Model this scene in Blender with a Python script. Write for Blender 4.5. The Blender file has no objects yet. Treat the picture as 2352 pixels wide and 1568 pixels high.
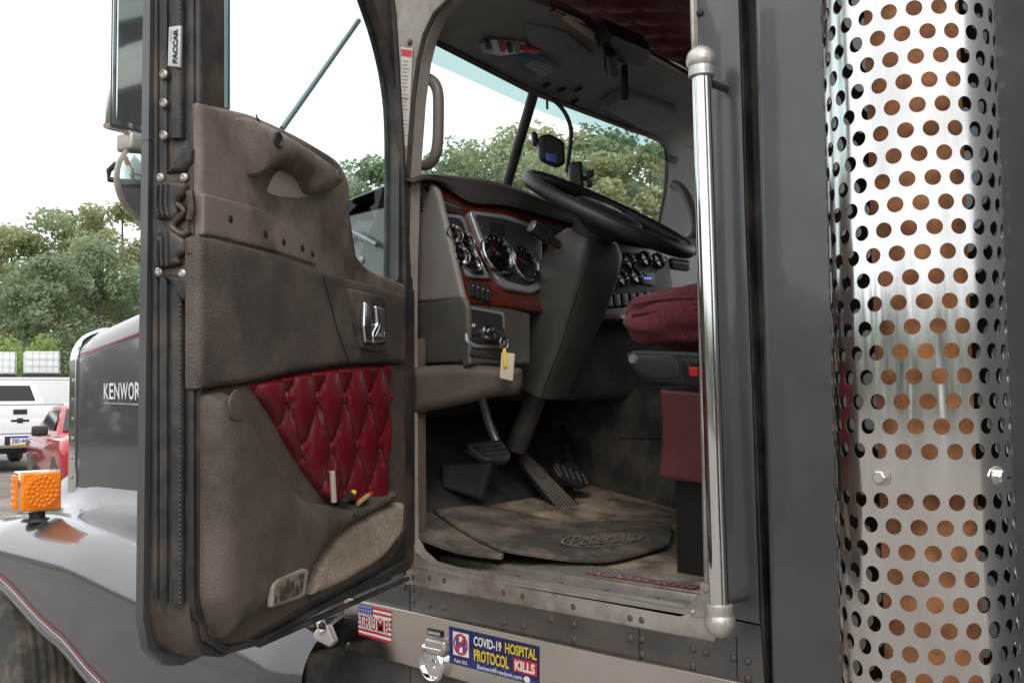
import bpy, bmesh, math, random
import numpy as np
from mathutils import Vector, Matrix
from mathutils.geometry import delaunay_2d_cdt
random.seed(7)
PI=math.pi
scene=bpy.context.scene
col=scene.collection
# ---------------------------------------------------------------- camera model
W,HH,F=2352.0,1568.0,2352.0*35/36
CAM=Vector((1.926,-1.615,1.62))
PHI=math.radians(46); PITCH=math.radians(3.4); ROLL=math.radians(.6)
f0=Vector((-math.cos(PHI),math.sin(PHI),0)); r0=Vector((math.sin(PHI),math.cos(PHI),0)); u0=Vector((0,0,1))
fw=f0*math.cos(PITCH)+u0*math.sin(PITCH); up_=u0*math.cos(PITCH)-f0*math.sin(PITCH)
cr=r0*math.cos(ROLL)-up_*math.sin(ROLL); cu_=up_*math.cos(ROLL)+r0*math.sin(ROLL)
cam=bpy.data.cameras.new('camera'); cam.lens=35; cam.sensor_width=36; cam.clip_end=2000; cam.clip_start=.02
co=bpy.data.objects.new('camera',cam); col.objects.link(co)
m=Matrix((cr,cu_,-fw)).transposed().to_4x4(); m.translation=CAM; co.matrix_world=m
scene.camera=co
def ray(px,py): return fw+cr*((px-W/2)/F)-cu_*((py-HH/2)/F)
def dep(px,py,d): return CAM+ray(px,py)*d
def hit(px,py,p0,n):
    r=ray(px,py); return CAM+r*((p0-CAM).dot(n)/r.dot(n))
class Pl:
    def __init__(s,p0,n): s.p0=Vector(p0); s.n=Vector(n).normalized()
    def at(s,px,py,off=0.0): return hit(px,py,s.p0+s.n*off,s.n)
def Y(px,py,y): return hit(px,py,Vector((0,y,0)),Vector((0,1,0)))
# ---------------------------------------------------------------- materials
def M(name,c,rough=.5,metal=0,nv=0,ns=6,bump=0,bs=300,dirt=None,da=.5,ds=5,coat=0,emit=0,rv=0,spec=.5,sheen=0,stretch=None):
    mt=bpy.data.materials.new(name); mt.use_nodes=True; nt=mt.node_tree; b=nt.nodes['Principled BSDF']
    c4=(c[0],c[1],c[2],1)
    b.inputs['Base Color'].default_value=c4; b.inputs['Roughness'].default_value=rough; b.inputs['Metallic'].default_value=metal
    b.inputs['Coat Weight'].default_value=coat; b.inputs['Coat Roughness'].default_value=.06; b.inputs['Specular IOR Level'].default_value=spec
    if sheen: b.inputs['Sheen Weight'].default_value=sheen
    tc=nt.nodes.new('ShaderNodeTexCoord'); src=tc.outputs['Object']
    if stretch:
        mp=nt.nodes.new('ShaderNodeMapping'); mp.inputs['Scale'].default_value=stretch; nt.links.new(src,mp.inputs['Vector']); src=mp.outputs['Vector']
    def noise(sc,det=3):
        n=nt.nodes.new('ShaderNodeTexNoise'); n.inputs['Scale'].default_value=sc; n.inputs['Detail'].default_value=det; n.inputs['Roughness'].default_value=.62
        nt.links.new(src,n.inputs['Vector']); return n
    out=None
    if nv or dirt:
        n=noise(ns); mx=nt.nodes.new('ShaderNodeMix'); mx.data_type='RGBA'
        mr=nt.nodes.new('ShaderNodeMapRange'); mr.inputs['From Min'].default_value=.3; mr.inputs['From Max'].default_value=.7
        nt.links.new(n.outputs['Fac'],mr.inputs['Value']); nt.links.new(mr.outputs['Result'],mx.inputs['Factor'])
        mx.inputs['A'].default_value=tuple(x*(1-nv) for x in c)+(1,); mx.inputs['B'].default_value=tuple(min(1,x*(1+nv)) for x in c)+(1,)
        out=mx.outputs['Result']
        if dirt:
            n2=noise(ds,6); mr2=nt.nodes.new('ShaderNodeMapRange'); mr2.inputs['From Min'].default_value=.42; mr2.inputs['From Max'].default_value=.68; mr2.inputs['To Max'].default_value=da
            nt.links.new(n2.outputs['Fac'],mr2.inputs['Value'])
            m2=nt.nodes.new('ShaderNodeMix'); m2.data_type='RGBA'; nt.links.new(mr2.outputs['Result'],m2.inputs['Factor']); nt.links.new(out,m2.inputs['A']); m2.inputs['B'].default_value=tuple(dirt)+(1,)
            out=m2.outputs['Result']
            if rv:
                m3=nt.nodes.new('ShaderNodeMapRange'); m3.inputs['To Min'].default_value=rough; m3.inputs['To Max'].default_value=min(1,rough+rv)
                nt.links.new(mr2.outputs['Result'],m3.inputs['Value']); nt.links.new(m3.outputs['Result'],b.inputs['Roughness'])
        nt.links.new(out,b.inputs['Base Color'])
    if bump:
        n3=noise(bs,2); bp=nt.nodes.new('ShaderNodeBump'); bp.inputs['Strength'].default_value=bump; bp.inputs['Distance'].default_value=.004
        nt.links.new(n3.outputs['Fac'],bp.inputs['Height']); nt.links.new(bp.outputs['Normal'],b.inputs['Normal'])
    if emit:
        b.inputs['Emission Color'].default_value=c4; b.inputs['Emission Strength'].default_value=emit
    return mt
def glassmat(name,tint,refl=.08):
    mt=bpy.data.materials.new(name); mt.use_nodes=True; nt=mt.node_tree; nt.nodes.clear()
    o=nt.nodes.new('ShaderNodeOutputMaterial'); t=nt.nodes.new('ShaderNodeBsdfTransparent'); g=nt.nodes.new('ShaderNodeBsdfGlossy'); mx=nt.nodes.new('ShaderNodeMixShader')
    t.inputs['Color'].default_value=tuple(tint)+(1,); g.inputs['Roughness'].default_value=.02; mx.inputs['Fac'].default_value=refl
    nt.links.new(t.outputs[0],mx.inputs[1]); nt.links.new(g.outputs[0],mx.inputs[2]); nt.links.new(mx.outputs[0],o.inputs[0]); return mt
mPaint=M('grey_metallic_paint',(.05,.05,.053),.3,.35,nv=.05,ns=3,coat=1,dirt=(.09,.085,.08),da=.16,ds=3)
mFend=M('fender_metallic_paint',(.085,.086,.092),.3,.5,nv=.05,ns=3,coat=1,dirt=(.13,.125,.12),da=.16,ds=3)
mPaintD=M('dull_grey_paint',(.098,.098,.102),.36,.4,nv=.08,ns=4,coat=.6,dirt=(.165,.158,.15),da=.35,ds=5,rv=.15)
mRocker=M('brown_grey_paint',(.075,.068,.064),.4,.3,nv=.12,ns=5,dirt=(.18,.152,.128),da=.4,ds=6,rv=.3,coat=.25)
mChrome=M('chrome',(.84,.84,.85),.07,1,nv=.03,ns=4,dirt=(.6,.56,.5),da=.3,ds=9,rv=.18)
mGaugeR=M('gauge_rim_metal',(.5,.5,.51),.16,1)
mSteel=M('stainless',(.66,.62,.58),.17,1,nv=.06,ns=8,dirt=(.42,.34,.28),da=.5,ds=4,rv=.25)
mAlu=M('worn_aluminium',(.50,.47,.43),.4,.7,nv=.1,ns=12,dirt=(.2,.155,.115),da=.85,ds=9,rv=.35)
mJamb=M('dirty_jamb_paint',(.34,.31,.28),.5,.15,nv=.12,ns=9,dirt=(.14,.105,.078),da=.85,ds=9,rv=.3)
mBall=M('cast_aluminium',(.6,.575,.535),.35,.6,nv=.1,ns=30,bump=.15,bs=200)
mTaupe=M('taupe_vinyl',(.195,.16,.13),.48,0,nv=.12,ns=5,bump=.45,bs=420,dirt=(.06,.042,.03),da=.95,ds=7,rv=.25)
mTaupeLit=M('lit_taupe_vinyl',(.36,.31,.27),.5,0,nv=.08,ns=6,bump=.25,bs=420)  # lighter copy of the taupe, with the light on it painted into the colour
mPad=M('dark_padded_vinyl',(.068,.054,.046),.55,0,nv=.25,ns=6,bump=.7,bs=330,dirt=(.16,.13,.104),da=.6,ds=9,rv=.2)
mLow=M('brown_grey_vinyl',(.115,.091,.074),.46,0,nv=.15,ns=5,bump=.5,bs=380,dirt=(.04,.029,.022),da=.95,ds=6.5,rv=.25)
mBlk=M('black_plastic',(.02,.02,.021),.45,0,nv=.2,ns=8,bump=.15,bs=400)
mBlkD=M('dusty_black_plastic',(.05,.046,.042),.6,0,nv=.2,ns=8,dirt=(.21,.168,.128),da=.6,ds=8)
mKick=M('dark_footwell_plastic',(.04,.037,.035),.6,0,nv=.2,ns=8,dirt=(.12,.095,.072),da=.5,ds=8)
mRub=M('black_rubber',(.02,.02,.021),.5,0,nv=.2,ns=10,dirt=(.13,.105,.08),da=.55,ds=10)
mEdge=M('dirty_door_edge',(.032,.032,.034),.45,.2,nv=.25,ns=6,dirt=(.13,.1,.075),da=.75,ds=9)
mRust=M('grimy_latch_metal',(.11,.088,.07),.42,.5,nv=.3,ns=20,dirt=(.035,.022,.016),da=.9,ds=24)
mRed=M('burgundy_leather',(.125,.004,.0095),.33,0,nv=.1,ns=6,bump=.25,bs=350,coat=.15)
mRedB=M('burgundy_button',(.16,.006,.012),.3,0)
mSeat=M('burgundy_fabric',(.15,.011,.022),1,0,nv=.4,ns=90,bump=1.5,bs=300,sheen=.15)
mFlap=M('maroon_vinyl',(.105,.028,.03),.45,0,nv=.2,ns=8,bump=.3,bs=60)
mHead=M('burgundy_headliner',(.16,.016,.027),.6,0,nv=.2,ns=10)
mCarpet=M('beige_carpet',(.42,.34,.26),.95,0,nv=.35,ns=150,bump=1,bs=330,dirt=(.19,.145,.108),da=.6,ds=9)
mFloor=M('dusty_floor',(.16,.125,.097),.9,0,nv=.3,ns=14,bump=.7,bs=160,dirt=(.5,.395,.29),da=.95,ds=7)
mMat=M('mat_rubber',(.065,.058,.051),.75,0,nv=.2,ns=12,bump=.9,bs=260,dirt=(.29,.23,.17),da=.7,ds=9)
mCap=M('light_dash_vinyl',(.19,.175,.16),.5,0,nv=.05,ns=6,bump=.25,bs=420,dirt=(.115,.095,.078),da=.5,ds=6)
mFar=M('far_trim_vinyl',(.17,.18,.17),.7,0,nv=.08,ns=6)
mDash=M('dark_dash_vinyl',(.06,.053,.048),.5,0,nv=.1,ns=6,bump=.3,bs=420,dirt=(.115,.094,.077),da=.4,ds=6)
mBrow=M('dash_top_vinyl',(.045,.038,.035),.5,0,nv=.1,ns=6,bump=.3,bs=420)
mKnee=M('knee_panel_vinyl',(.075,.057,.046),.55,0,nv=.15,ns=8,bump=.3,bs=400,dirt=(.15,.115,.086),da=.5,ds=7)
mCol=M('column_plastic',(.056,.051,.044),.42,0,nv=.1,ns=8,bump=.25,bs=450,dirt=(.105,.086,.068),da=.35,ds=7)
mWood=M('red_wood_trim',(.075,.0135,.008),.2,0,nv=.5,ns=7,coat=.22,stretch=(1,1,9))
mSilv=M('silver_bezel',(.30,.30,.31),.35,.5,nv=.05,ns=10)
mGaug=M('gauge_face',(.012,.012,.013),.3)
mWhite=M('white_print',(.75,.75,.73),.5)
mGreyP=M('grey_print',(.3,.3,.29),.6)
mInk=M('black_print',(.015,.015,.016),.5)
mRedP=M('red_print',(.55,.02,.02),.5)
mYel=M('yellow_print',(.7,.52,.03),.5)
mNavy=M('navy_print',(.012,.02,.12),.4,nv=.5,ns=14)
mBlueP=M('blue_print',(.03,.06,.3),.4)
mHeadl=M('grey_headliner',(.28,.275,.255),.85,0,nv=.12,ns=10,bump=.3,bs=300)
mHandle=M('brown_grip',(.145,.125,.107),.5,0,nv=.12,ns=9)
mStackIn=M('rusty_pipe',(.62,.27,.115),.85,0,nv=.35,ns=16,dirt=(.2,.075,.035),da=.75,ds=18,bump=.5,bs=90)
mAmber=M('amber_lens',(.85,.22,.006),.15,0,nv=.1,ns=50,coat=.6,emit=.12)
mTyre=M('tyre_rubber',(.05,.047,.043),.85,0,nv=.2,ns=12,dirt=(.24,.2,.16),da=.7,ds=8)
mWhiteV=M('white_car_paint',(.78,.79,.8),.3,0,coat=.8)
mRedV=M('red_car_paint',(.45,.012,.015),.28,.1,coat=1)
mDarkG=M('dark_glass',(.012,.016,.016),.06,0)
mTail=M('red_lens',(.45,.01,.012),.2)
mTote=M('white_plastic_tote',(.78,.8,.8),.5)
mBark=M('tree_bark',(.12,.1,.08),.9,0,nv=.3,ns=3)
mPipe=M('glass_tinted_rod',(.28,.33,.33),.4,.6)  # teal cast in the colour stands in for the door glass tint
mMirror=M('mirror_glass',(.8,.86,.85),.05,1)
mCan=M('blue_canister_paint',(.05,.18,.42),.4,nv=.1,ns=10)
mGlass=glassmat('window_glass',(.84,.955,.94),.05)
mWind=glassmat('windshield_glass',(.92,.975,.96),.05)
mPin=M('red_pinstripe',(.3,.02,.03),.4)
mShield=M('perforated_chrome',(.80,.80,.805),.10,1,nv=.06,ns=14,dirt=(.5,.46,.42),da=.6,ds=9,rv=.24,bump=.28,bs=9,stretch=(1,1,.3))
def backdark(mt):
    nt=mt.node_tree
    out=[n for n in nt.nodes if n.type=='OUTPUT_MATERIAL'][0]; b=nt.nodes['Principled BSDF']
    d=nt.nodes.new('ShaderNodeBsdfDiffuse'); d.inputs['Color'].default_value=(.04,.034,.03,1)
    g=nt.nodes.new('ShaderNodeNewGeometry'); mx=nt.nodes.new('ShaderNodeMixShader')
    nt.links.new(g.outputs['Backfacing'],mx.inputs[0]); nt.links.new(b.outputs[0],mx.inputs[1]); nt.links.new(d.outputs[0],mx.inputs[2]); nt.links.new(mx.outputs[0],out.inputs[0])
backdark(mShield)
for n in mShield.node_tree.nodes:
    if n.type=='BUMP': n.inputs['Distance'].default_value=.012
mHoleE=M('hole_edge_metal',(.2,.19,.18),.4,.8)
def leafmat(name,a,b_):
    mt=bpy.data.materials.new(name); mt.use_nodes=True; nt=mt.node_tree; b=nt.nodes['Principled BSDF']
    tc=nt.nodes.new('ShaderNodeTexCoord'); n=nt.nodes.new('ShaderNodeTexNoise'); n.inputs['Scale'].default_value=.6; n.inputs['Detail'].default_value=4
    nt.links.new(tc.outputs['Object'],n.inputs['Vector'])
    mr=nt.nodes.new('ShaderNodeMapRange'); mr.inputs['From Min'].default_value=.35; mr.inputs['From Max'].default_value=.66; nt.links.new(n.outputs['Fac'],mr.inputs['Value'])
    mx=nt.nodes.new('ShaderNodeMix'); mx.data_type='RGBA'; mx.inputs['A'].default_value=tuple(a)+(1,); mx.inputs['B'].default_value=tuple(b_)+(1,)
    nt.links.new(mr.outputs['Result'],mx.inputs['Factor']); nt.links.new(mx.outputs['Result'],b.inputs['Base Color'])
    b.inputs['Roughness'].default_value=.7; b.inputs['Specular IOR Level'].default_value=.2
    t=nt.nodes.new('ShaderNodeBsdfTranslucent'); nt.links.new(mx.outputs['Result'],t.inputs['Color']); ms=nt.nodes.new('ShaderNodeMixShader'); ms.inputs[0].default_value=.48
    out=[n for n in nt.nodes if n.type=='OUTPUT_MATERIAL'][0]; nt.links.new(b.outputs[0],ms.inputs[1]); nt.links.new(t.outputs[0],ms.inputs[2]); nt.links.new(ms.outputs[0],out.inputs[0])
    return mt
mLeafs=[leafmat('leaves_mid',(.27,.34,.19),(.44,.50,.30)),leafmat('leaves_dark',(.22,.295,.175),(.36,.425,.26)),leafmat('leaves_yellowish',(.33,.37,.19),(.5,.52,.31))]  # leaf colours paled to stand in for haze and windshield glare
mWoodl=leafmat('leaves_far',(.13,.18,.105),(.24,.3,.17))
# ---------------------------------------------------------------- mesh builder
ROOT={}
class MB:
    def __init__(s): s.v=[];s.f=[];s.m=[];s.mats=[]
    def mi(s,mt):
        if mt not in s.mats: s.mats.append(mt)
        return s.mats.index(mt)
    def add(s,verts,faces,mt):
        o=len(s.v); i=s.mi(mt); s.v+= [Vector(v) for v in verts]
        for f in faces: s.f.append([k+o for k in f]); s.m.append(i)
    def xf(s,mx): s.v=[mx@v for v in s.v]; return s
    def build(s,name,parent=None,sharp=38,recalc=True,merge=True):
        L=ROOT.get(parent.name,Vector()) if parent else Vector()
        me=bpy.data.meshes.new(name); me.from_pydata([v-L for v in s.v],[],s.f)
        for mt in s.mats: me.materials.append(mt)
        me.polygons.foreach_set('material_index',s.m)
        bm=bmesh.new(); bm.from_mesh(me)
        if merge: bmesh.ops.remove_doubles(bm,verts=bm.verts,dist=1e-5)
        if recalc: bmesh.ops.recalc_face_normals(bm,faces=bm.faces)
        bm.to_mesh(me); bm.free()
        me.polygons.foreach_set('use_smooth',[True]*len(me.polygons))
        me.set_sharp_from_angle(angle=math.radians(sharp)); me.update()
        o=bpy.data.objects.new(name,me); col.objects.link(o)
        if parent: o.parent=parent; ROOT[o.name]=L
        return o
def empty(name,loc,label,cat,group=None):
    o=bpy.data.objects.new(name,None); col.objects.link(o); o.location=loc; o.empty_display_size=.1
    o['label']=label; o['category']=cat
    if group: o['group']=group
    ROOT[o.name]=Vector(loc); return o
def tag(o,label,cat,group=None):
    o['label']=label; o['category']=cat
    if group: o['group']=group
    return o
def rp(pts,r=10,n=4):
    out=[]; N=len(pts)
    for i,p in enumerate(pts):
        rr=p[2] if len(p)>2 else r
        a=Vector(pts[i-1][:2]); b=Vector(p[:2]); c=Vector(pts[(i+1)%N][:2])
        d1=a-b; d2=c-b; l1=d1.length; l2=d2.length; k=min(rr,l1*.45,l2*.45)
        if k<.3: out.append((b.x,b.y)); continue
        s_=b+d1/l1*k; e=b+d2/l2*k
        for j in range(n+1):
            t=j/n; q=s_*(1-t)**2+b*(2*t*(1-t))+e*(t*t); out.append((q.x,q.y))
    return out
def cat(pts,sub=6,closed=False):
    P=[Vector(p) for p in pts]; N=len(P); out=[]
    rng=range(N) if closed else range(N-1)
    for i in rng:
        if closed: a,b,c,d=P[i-1],P[i],P[(i+1)%N],P[(i+2)%N]
        else: a,b,c,d=P[max(i-1,0)],P[i],P[i+1],P[min(i+2,N-1)]
        for j in range(sub):
            t=j/sub; out.append(.5*((2*b)+(c-a)*t+(2*a-5*b+4*c-d)*t*t+(3*b-a-3*c+d)*t**3))
    if not closed: out.append(P[-1])
    return out
def newell(pts):
    n=Vector()
    for i in range(len(pts)):
        a=pts[i-1];b=pts[i]; n+=a.cross(b)
    return n
def plate3(mb,pts,n,H,w,mt,segs=4,back=True):
    n=n.normalized(); pts=[Vector(p) for p in pts]
    c=sum(pts,Vector())/len(pts)
    if newell([p-c for p in pts]).dot(n)<0: pts=pts[::-1]
    N=len(pts)
    dirs=[]
    for i in range(N):
        e1=pts[i]-pts[i-1]; e2=pts[(i+1)%N]-pts[i]
        if e1.length<1e-9: e1=e2
        if e2.length<1e-9: e2=e1
        a=n.cross(e1).normalized(); b=n.cross(e2).normalized(); s_=a+b
        if s_.length<1e-6: s_=a
        s_.normalize(); k=max(s_.dot(a),.5); dirs.append(s_/k)
    rings=[pts]; w=min(w,H) if H>0 else w
    for k in range(segs+1):
        t=k/segs*PI/2; ins=w*(1-math.cos(t)); h=(H-w)+w*math.sin(t)
        if k==0 and H-w<1e-6: continue
        rings.append([p+d*ins+n*h for p,d in zip(pts,dirs)])
    v=[];f=[]
    for r_ in rings: v+=r_
    for k in range(len(rings)-1):
        for i in range(N):
            j=(i+1)%N; f.append([k*N+i,k*N+j,(k+1)*N+j,(k+1)*N+i])
    f.append([(len(rings)-1)*N+i for i in range(N)])
    if back: f.append([N-1-i for i in range(N)])
    mb.add(v,f,mt)
def pillow3(mb,pts,n,H,w,mt,hf=None,fine=42):
    """rounded-edge panel: height follows the distance from its outline"""
    n=n.normalized(); pts=[Vector(p) for p in pts]; c=sum(pts,Vector())/len(pts)
    u=(pts[len(pts)//3]-pts[0]).normalized(); u=(u-n*u.dot(n)).normalized(); v=n.cross(u)
    P=np.array([((p-c).dot(u),(p-c).dot(v)) for p in pts])
    A=np.sum(P[:,0]*np.roll(P[:,1],-1)-np.roll(P[:,0],-1)*P[:,1])
    if A<0: P=P[::-1]
    ext=float(max(P.max(0)-P.min(0))); g=ext/fine; w=min(w,H); R_=[]
    for i in range(len(P)):
        a=P[i];b=P[(i+1)%len(P)]; L=np.linalg.norm(b-a)
        if L<1e-6: continue
        k=max(1,int(math.ceil(L/g))); R_+=[a+(b-a)*j/k for j in range(k)]
    P=np.array(R_); Q=np.roll(P,-1,0); E=Q-P; EL=(E**2).sum(1)
    def sdf(X):
        out=np.empty(len(X)); ins=np.empty(len(X),bool)
        for s in range(0,len(X),1500):
            x=X[s:s+1500,None,:]; t=np.clip(((x-P)*E).sum(2)/EL,0,1); out[s:s+1500]=np.sqrt((((P+E*t[...,None])-x)**2).sum(2).min(1))
            yy=x[:,:,1]; cond=(P[:,1]>yy)!=(Q[:,1]>yy); dy=np.where(E[:,1]==0,1e-12,E[:,1]); xi=P[:,0]+(yy-P[:,1])/dy*E[:,0]
            ins[s:s+1500]=(np.sum(cond&(x[:,:,0]<xi),1)%2)==1
        return out,ins
    nrm=np.stack([-E[:,1],E[:,0]],1)/np.sqrt(EL)[:,None]; vn=nrm+np.roll(nrm,1,0); vn/=np.maximum(np.linalg.norm(vn,axis=1),1e-6)[:,None]
    cand=[]
    for t in (12,28,45,65,90):
        d=w*(1-math.cos(math.radians(t))); X=P+vn*d; s_,i_=sdf(X); cand.append(X[i_&(s_>d*.9)])
    x0,y0=P.min(0);x1,y1=P.max(0); gx,gy=np.meshgrid(np.arange(x0,x1,g),np.arange(y0,y1,g)); X=np.stack([gx.ravel(),gy.ravel()],1); s_,i_=sdf(X); cand.append(X[i_&(s_>max(w*.2,g*.4))])
    X=np.concatenate(cand); seen={}; keep=[]; q=min(g*.22,w*.12+1e-5)
    for x in X:
        k=(int(x[0]/q),int(x[1]/q))
        if k in seen: continue
        seen[k]=1; keep.append(x)
    nP=len(P); allv=[Vector((float(p[0]),float(p[1]))) for p in P]+[Vector((float(p[0]),float(p[1]))) for p in keep]
    r_=delaunay_2d_cdt(allv,[(i,(i+1)%nP) for i in range(nP)],[],1,1e-6)
    ov=np.array([(a.x,a.y) for a in r_[0]]); s_,i_=sdf(ov); s_[s_<2e-6]=0
    h=H-w+w*np.sqrt(np.maximum(0,1-(1-np.minimum(s_/w,1))**2))
    V=[c+u*float(p[0])+v*float(p[1])+n*float(hh) for p,hh in zip(ov,h)]
    if hf: V=[p+n*hf(p,float(ss)) for p,ss in zip(V,s_)]
    mb.add(V,[list(f) for f in r_[2]],mt)
    base=[c+u*float(p[0])+v*float(p[1]) for p in P]
    top=[b+n*(H-w) for b in base]
    fc=[[i for i in range(nP)][::-1]]
    vv=list(base)
    if H-w>1e-6:
        vv+=top; fc+=[[i,(i+1)%nP,nP+(i+1)%nP,nP+i] for i in range(nP)]
    mb.add(vv,fc,mt)
def plate(mb,pl,px,off,H,w,mt,r=10,segs=4,n=4,hf=None):
    pts=[pl.at(x,y,off+H)-pl.n*H for x,y in rp(px,r,n)]
    if H>=.0085 and w>=.004: pillow3(mb,pts,pl.n,H,w,mt,hf)
    else: plate3(mb,pts,pl.n,H,min(w,.0015),mt,2)
def slab(mb,outer,holes,n,th,mt):
    bm=bmesh.new(); es=[]; rngs=[]
    for lp in [outer]+holes:
        vs=[bm.verts.new(p) for p in lp]; 
        for i in range(len(vs)): es.append(bm.edges.new((vs[i],vs[(i+1)%len(vs)])))
        rngs.append(len(vs))
    bmesh.ops.triangle_fill(bm,use_beauty=True,edges=es,normal=n)
    bm.verts.index_update(); V=[v.co.copy() for v in bm.verts]; Fc=[[v.index for v in f.verts] for f in bm.faces]; bm.free()
    N=len(V); faces=Fc+[[i+N for i in reversed(f)] for f in Fc]; o=0
    for c in rngs:
        for i in range(c): a=o+i;b=o+(i+1)%c; faces.append([a,b,b+N,a+N])
        o+=c
    mb.add(V+[v-n*th for v in V],faces,mt)
def loft(mb,rings,mt,closed=True,caps=True):
    N=len(rings[0]); v=[];f=[]
    for r_ in rings: v+=r_
    for k in range(len(rings)-1):
        for i in range(N if closed else N-1):
            j=(i+1)%N; f.append([k*N+i,k*N+j,(k+1)*N+j,(k+1)*N+i])
    if caps and closed:
        f.append(list(range(N))[::-1]); f.append([(len(rings)-1)*N+i for i in range(N)])
    mb.add(v,f,mt)
def perp(a):
    a=a.normalized(); b=Vector((0,0,1)) if abs(a.z)<.9 else Vector((1,0,0)); u=a.cross(b).normalized(); return u,a.cross(u)
def tube(mb,path,r,mt,n=12,caps=True):
    P=[Vector(p) for p in path]; N=len(P); rings=[]; u=None
    for i in range(N):
        t=(P[min(i+1,N-1)]-P[max(i-1,0)]).normalized()
        if u is None: u,_=perp(t)
        u=(u-t*u.dot(t)).normalized(); w=t.cross(u); rr=r[i] if isinstance(r,(list,tuple)) else r
        rings.append([P[i]+u*(rr*math.cos(2*PI*k/n))+w*(rr*math.sin(2*PI*k/n)) for k in range(n)])
    loft(mb,rings,mt,True,caps)
def lathe(mb,prof,c,axis,mt,n=28,rot=0):
    a=Vector(axis).normalized(); u,w=perp(a); c=Vector(c); rings=[]
    for r_,h in prof: rings.append([c+a*h+u*(r_*math.cos(2*PI*k/n+rot))+w*(r_*math.sin(2*PI*k/n+rot)) for k in range(n)])
    loft(mb,rings,mt,True,True)
def sphere(mb,c,r,mt,n=20): lathe(mb,[(r*math.sin(t)+1e-4,-r*math.cos(t)) for t in [PI*k/10 for k in range(11)]],c,(0,0,1),mt,n)
def dome(mb,c,n_,r,h,mt,n=12): lathe(mb,[(r,0),(r*.9,h*.55),(r*.55,h*.92),(.0001,h)],c,n_,mt,n)
def box(mb,c,ax,hs,mt,bev=0.0,segs=3):
    bm=bmesh.new(); bmesh.ops.create_cube(bm,size=2)
    for v in bm.verts: v.co=Vector((v.co.x*hs[0],v.co.y*hs[1],v.co.z*hs[2]))
    if bev: bmesh.ops.bevel(bm,geom=bm.edges[:],offset=bev,segments=segs,affect='EDGES',profile=.5)
    bm.verts.index_update(); c=Vector(c)
    A=[Vector(a).normalized() for a in ax]
    mb.add([c+A[0]*v.co.x+A[1]*v.co.y+A[2]*v.co.z for v in bm.verts],[[v.index for v in f.verts] for f in bm.faces],mt); bm.free()
AX=((1,0,0),(0,1,0),(0,0,1))
def wbox(mb,x0,x1,y0,y1,z0,z1,mt,bev=0,segs=3): box(mb,((x0+x1)/2,(y0+y1)/2,(z0+z1)/2),AX,((x1-x0)/2,(y1-y0)/2,(z1-z0)/2),mt,bev,segs)
_tc={}
def textmesh(s,bold,extr=0):
    k=(s,bold,extr)
    if k in _tc: return _tc[k]
    cu=bpy.data.curves.new('txt','FONT'); cu.body=s; cu.offset=bold; cu.resolution_u=3; cu.extrude=extr
    ob=bpy.data.objects.new('txt',cu); col.objects.link(ob); dg=bpy.context.evaluated_depsgraph_get()
    me=bpy.data.meshes.new_from_object(ob.evaluated_get(dg))
    V=[v.co.copy() for v in me.vertices]; Fc=[list(p.vertices) for p in me.polygons]
    bpy.data.objects.remove(ob); bpy.data.meshes.remove(me); bpy.data.curves.remove(cu)
    x0=min(v.x for v in V);x1=max(v.x for v in V);y0=min(v.y for v in V);y1=max(v.y for v in V)
    V=[Vector(((v.x-x0)/(x1-x0),(v.y-y0)/(y1-y0),v.z)) for v in V]; _tc[k]=(V,Fc); return _tc[k]
class Quad:   # corners TL,TR,BR,BL
    def __init__(s,tl,tr,br,bl,n): s.q=[Vector(p) for p in (tl,tr,br,bl)]; s.n=Vector(n).normalized()
    def p(s,u,v,o=0):
        a=s.q[0].lerp(s.q[1],u); b=s.q[3].lerp(s.q[2],u); return a.lerp(b,v)+s.n*o
    def rect(s,mb,u0,v0,u1,v1,o,mt): mb.add([s.p(u0,v0,o),s.p(u1,v0,o),s.p(u1,v1,o),s.p(u0,v1,o)],[[0,1,2,3]],mt)
    def poly(s,mb,uv,o,mt): mb.add([s.p(u,v,o) for u,v in uv],[list(range(len(uv)))],mt)
    def text(s,mb,t,u0,v0,u1,v1,o,mt,bold=.02,extr=0,ez=0):
        V,Fc=textmesh(t,bold,extr)
        mb.add([s.p(u0+(u1-u0)*v.x,v1+(v0-v1)*v.y,o+v.z*ez) for v in V],Fc,mt)
    def disc(s,mb,u,v,ru,rv,o,mt,n=20): s.poly(mb,[(u+ru*math.cos(2*PI*k/n),v+rv*math.sin(2*PI*k/n)) for k in range(n)],o,mt)
    def ring(s,mb,u,v,ru,rv,k_,o,mt,n=32):
        a=[s.p(u+ru*math.cos(2*PI*k/n),v+rv*math.sin(2*PI*k/n),o) for k in range(n)]
        b=[s.p(u+ru*k_*math.cos(2*PI*k/n),v+rv*k_*math.sin(2*PI*k/n),o) for k in range(n)]
        mb.add(a+b,[[i,(i+1)%n,n+(i+1)%n,n+i] for i in range(n)],mt)
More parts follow.
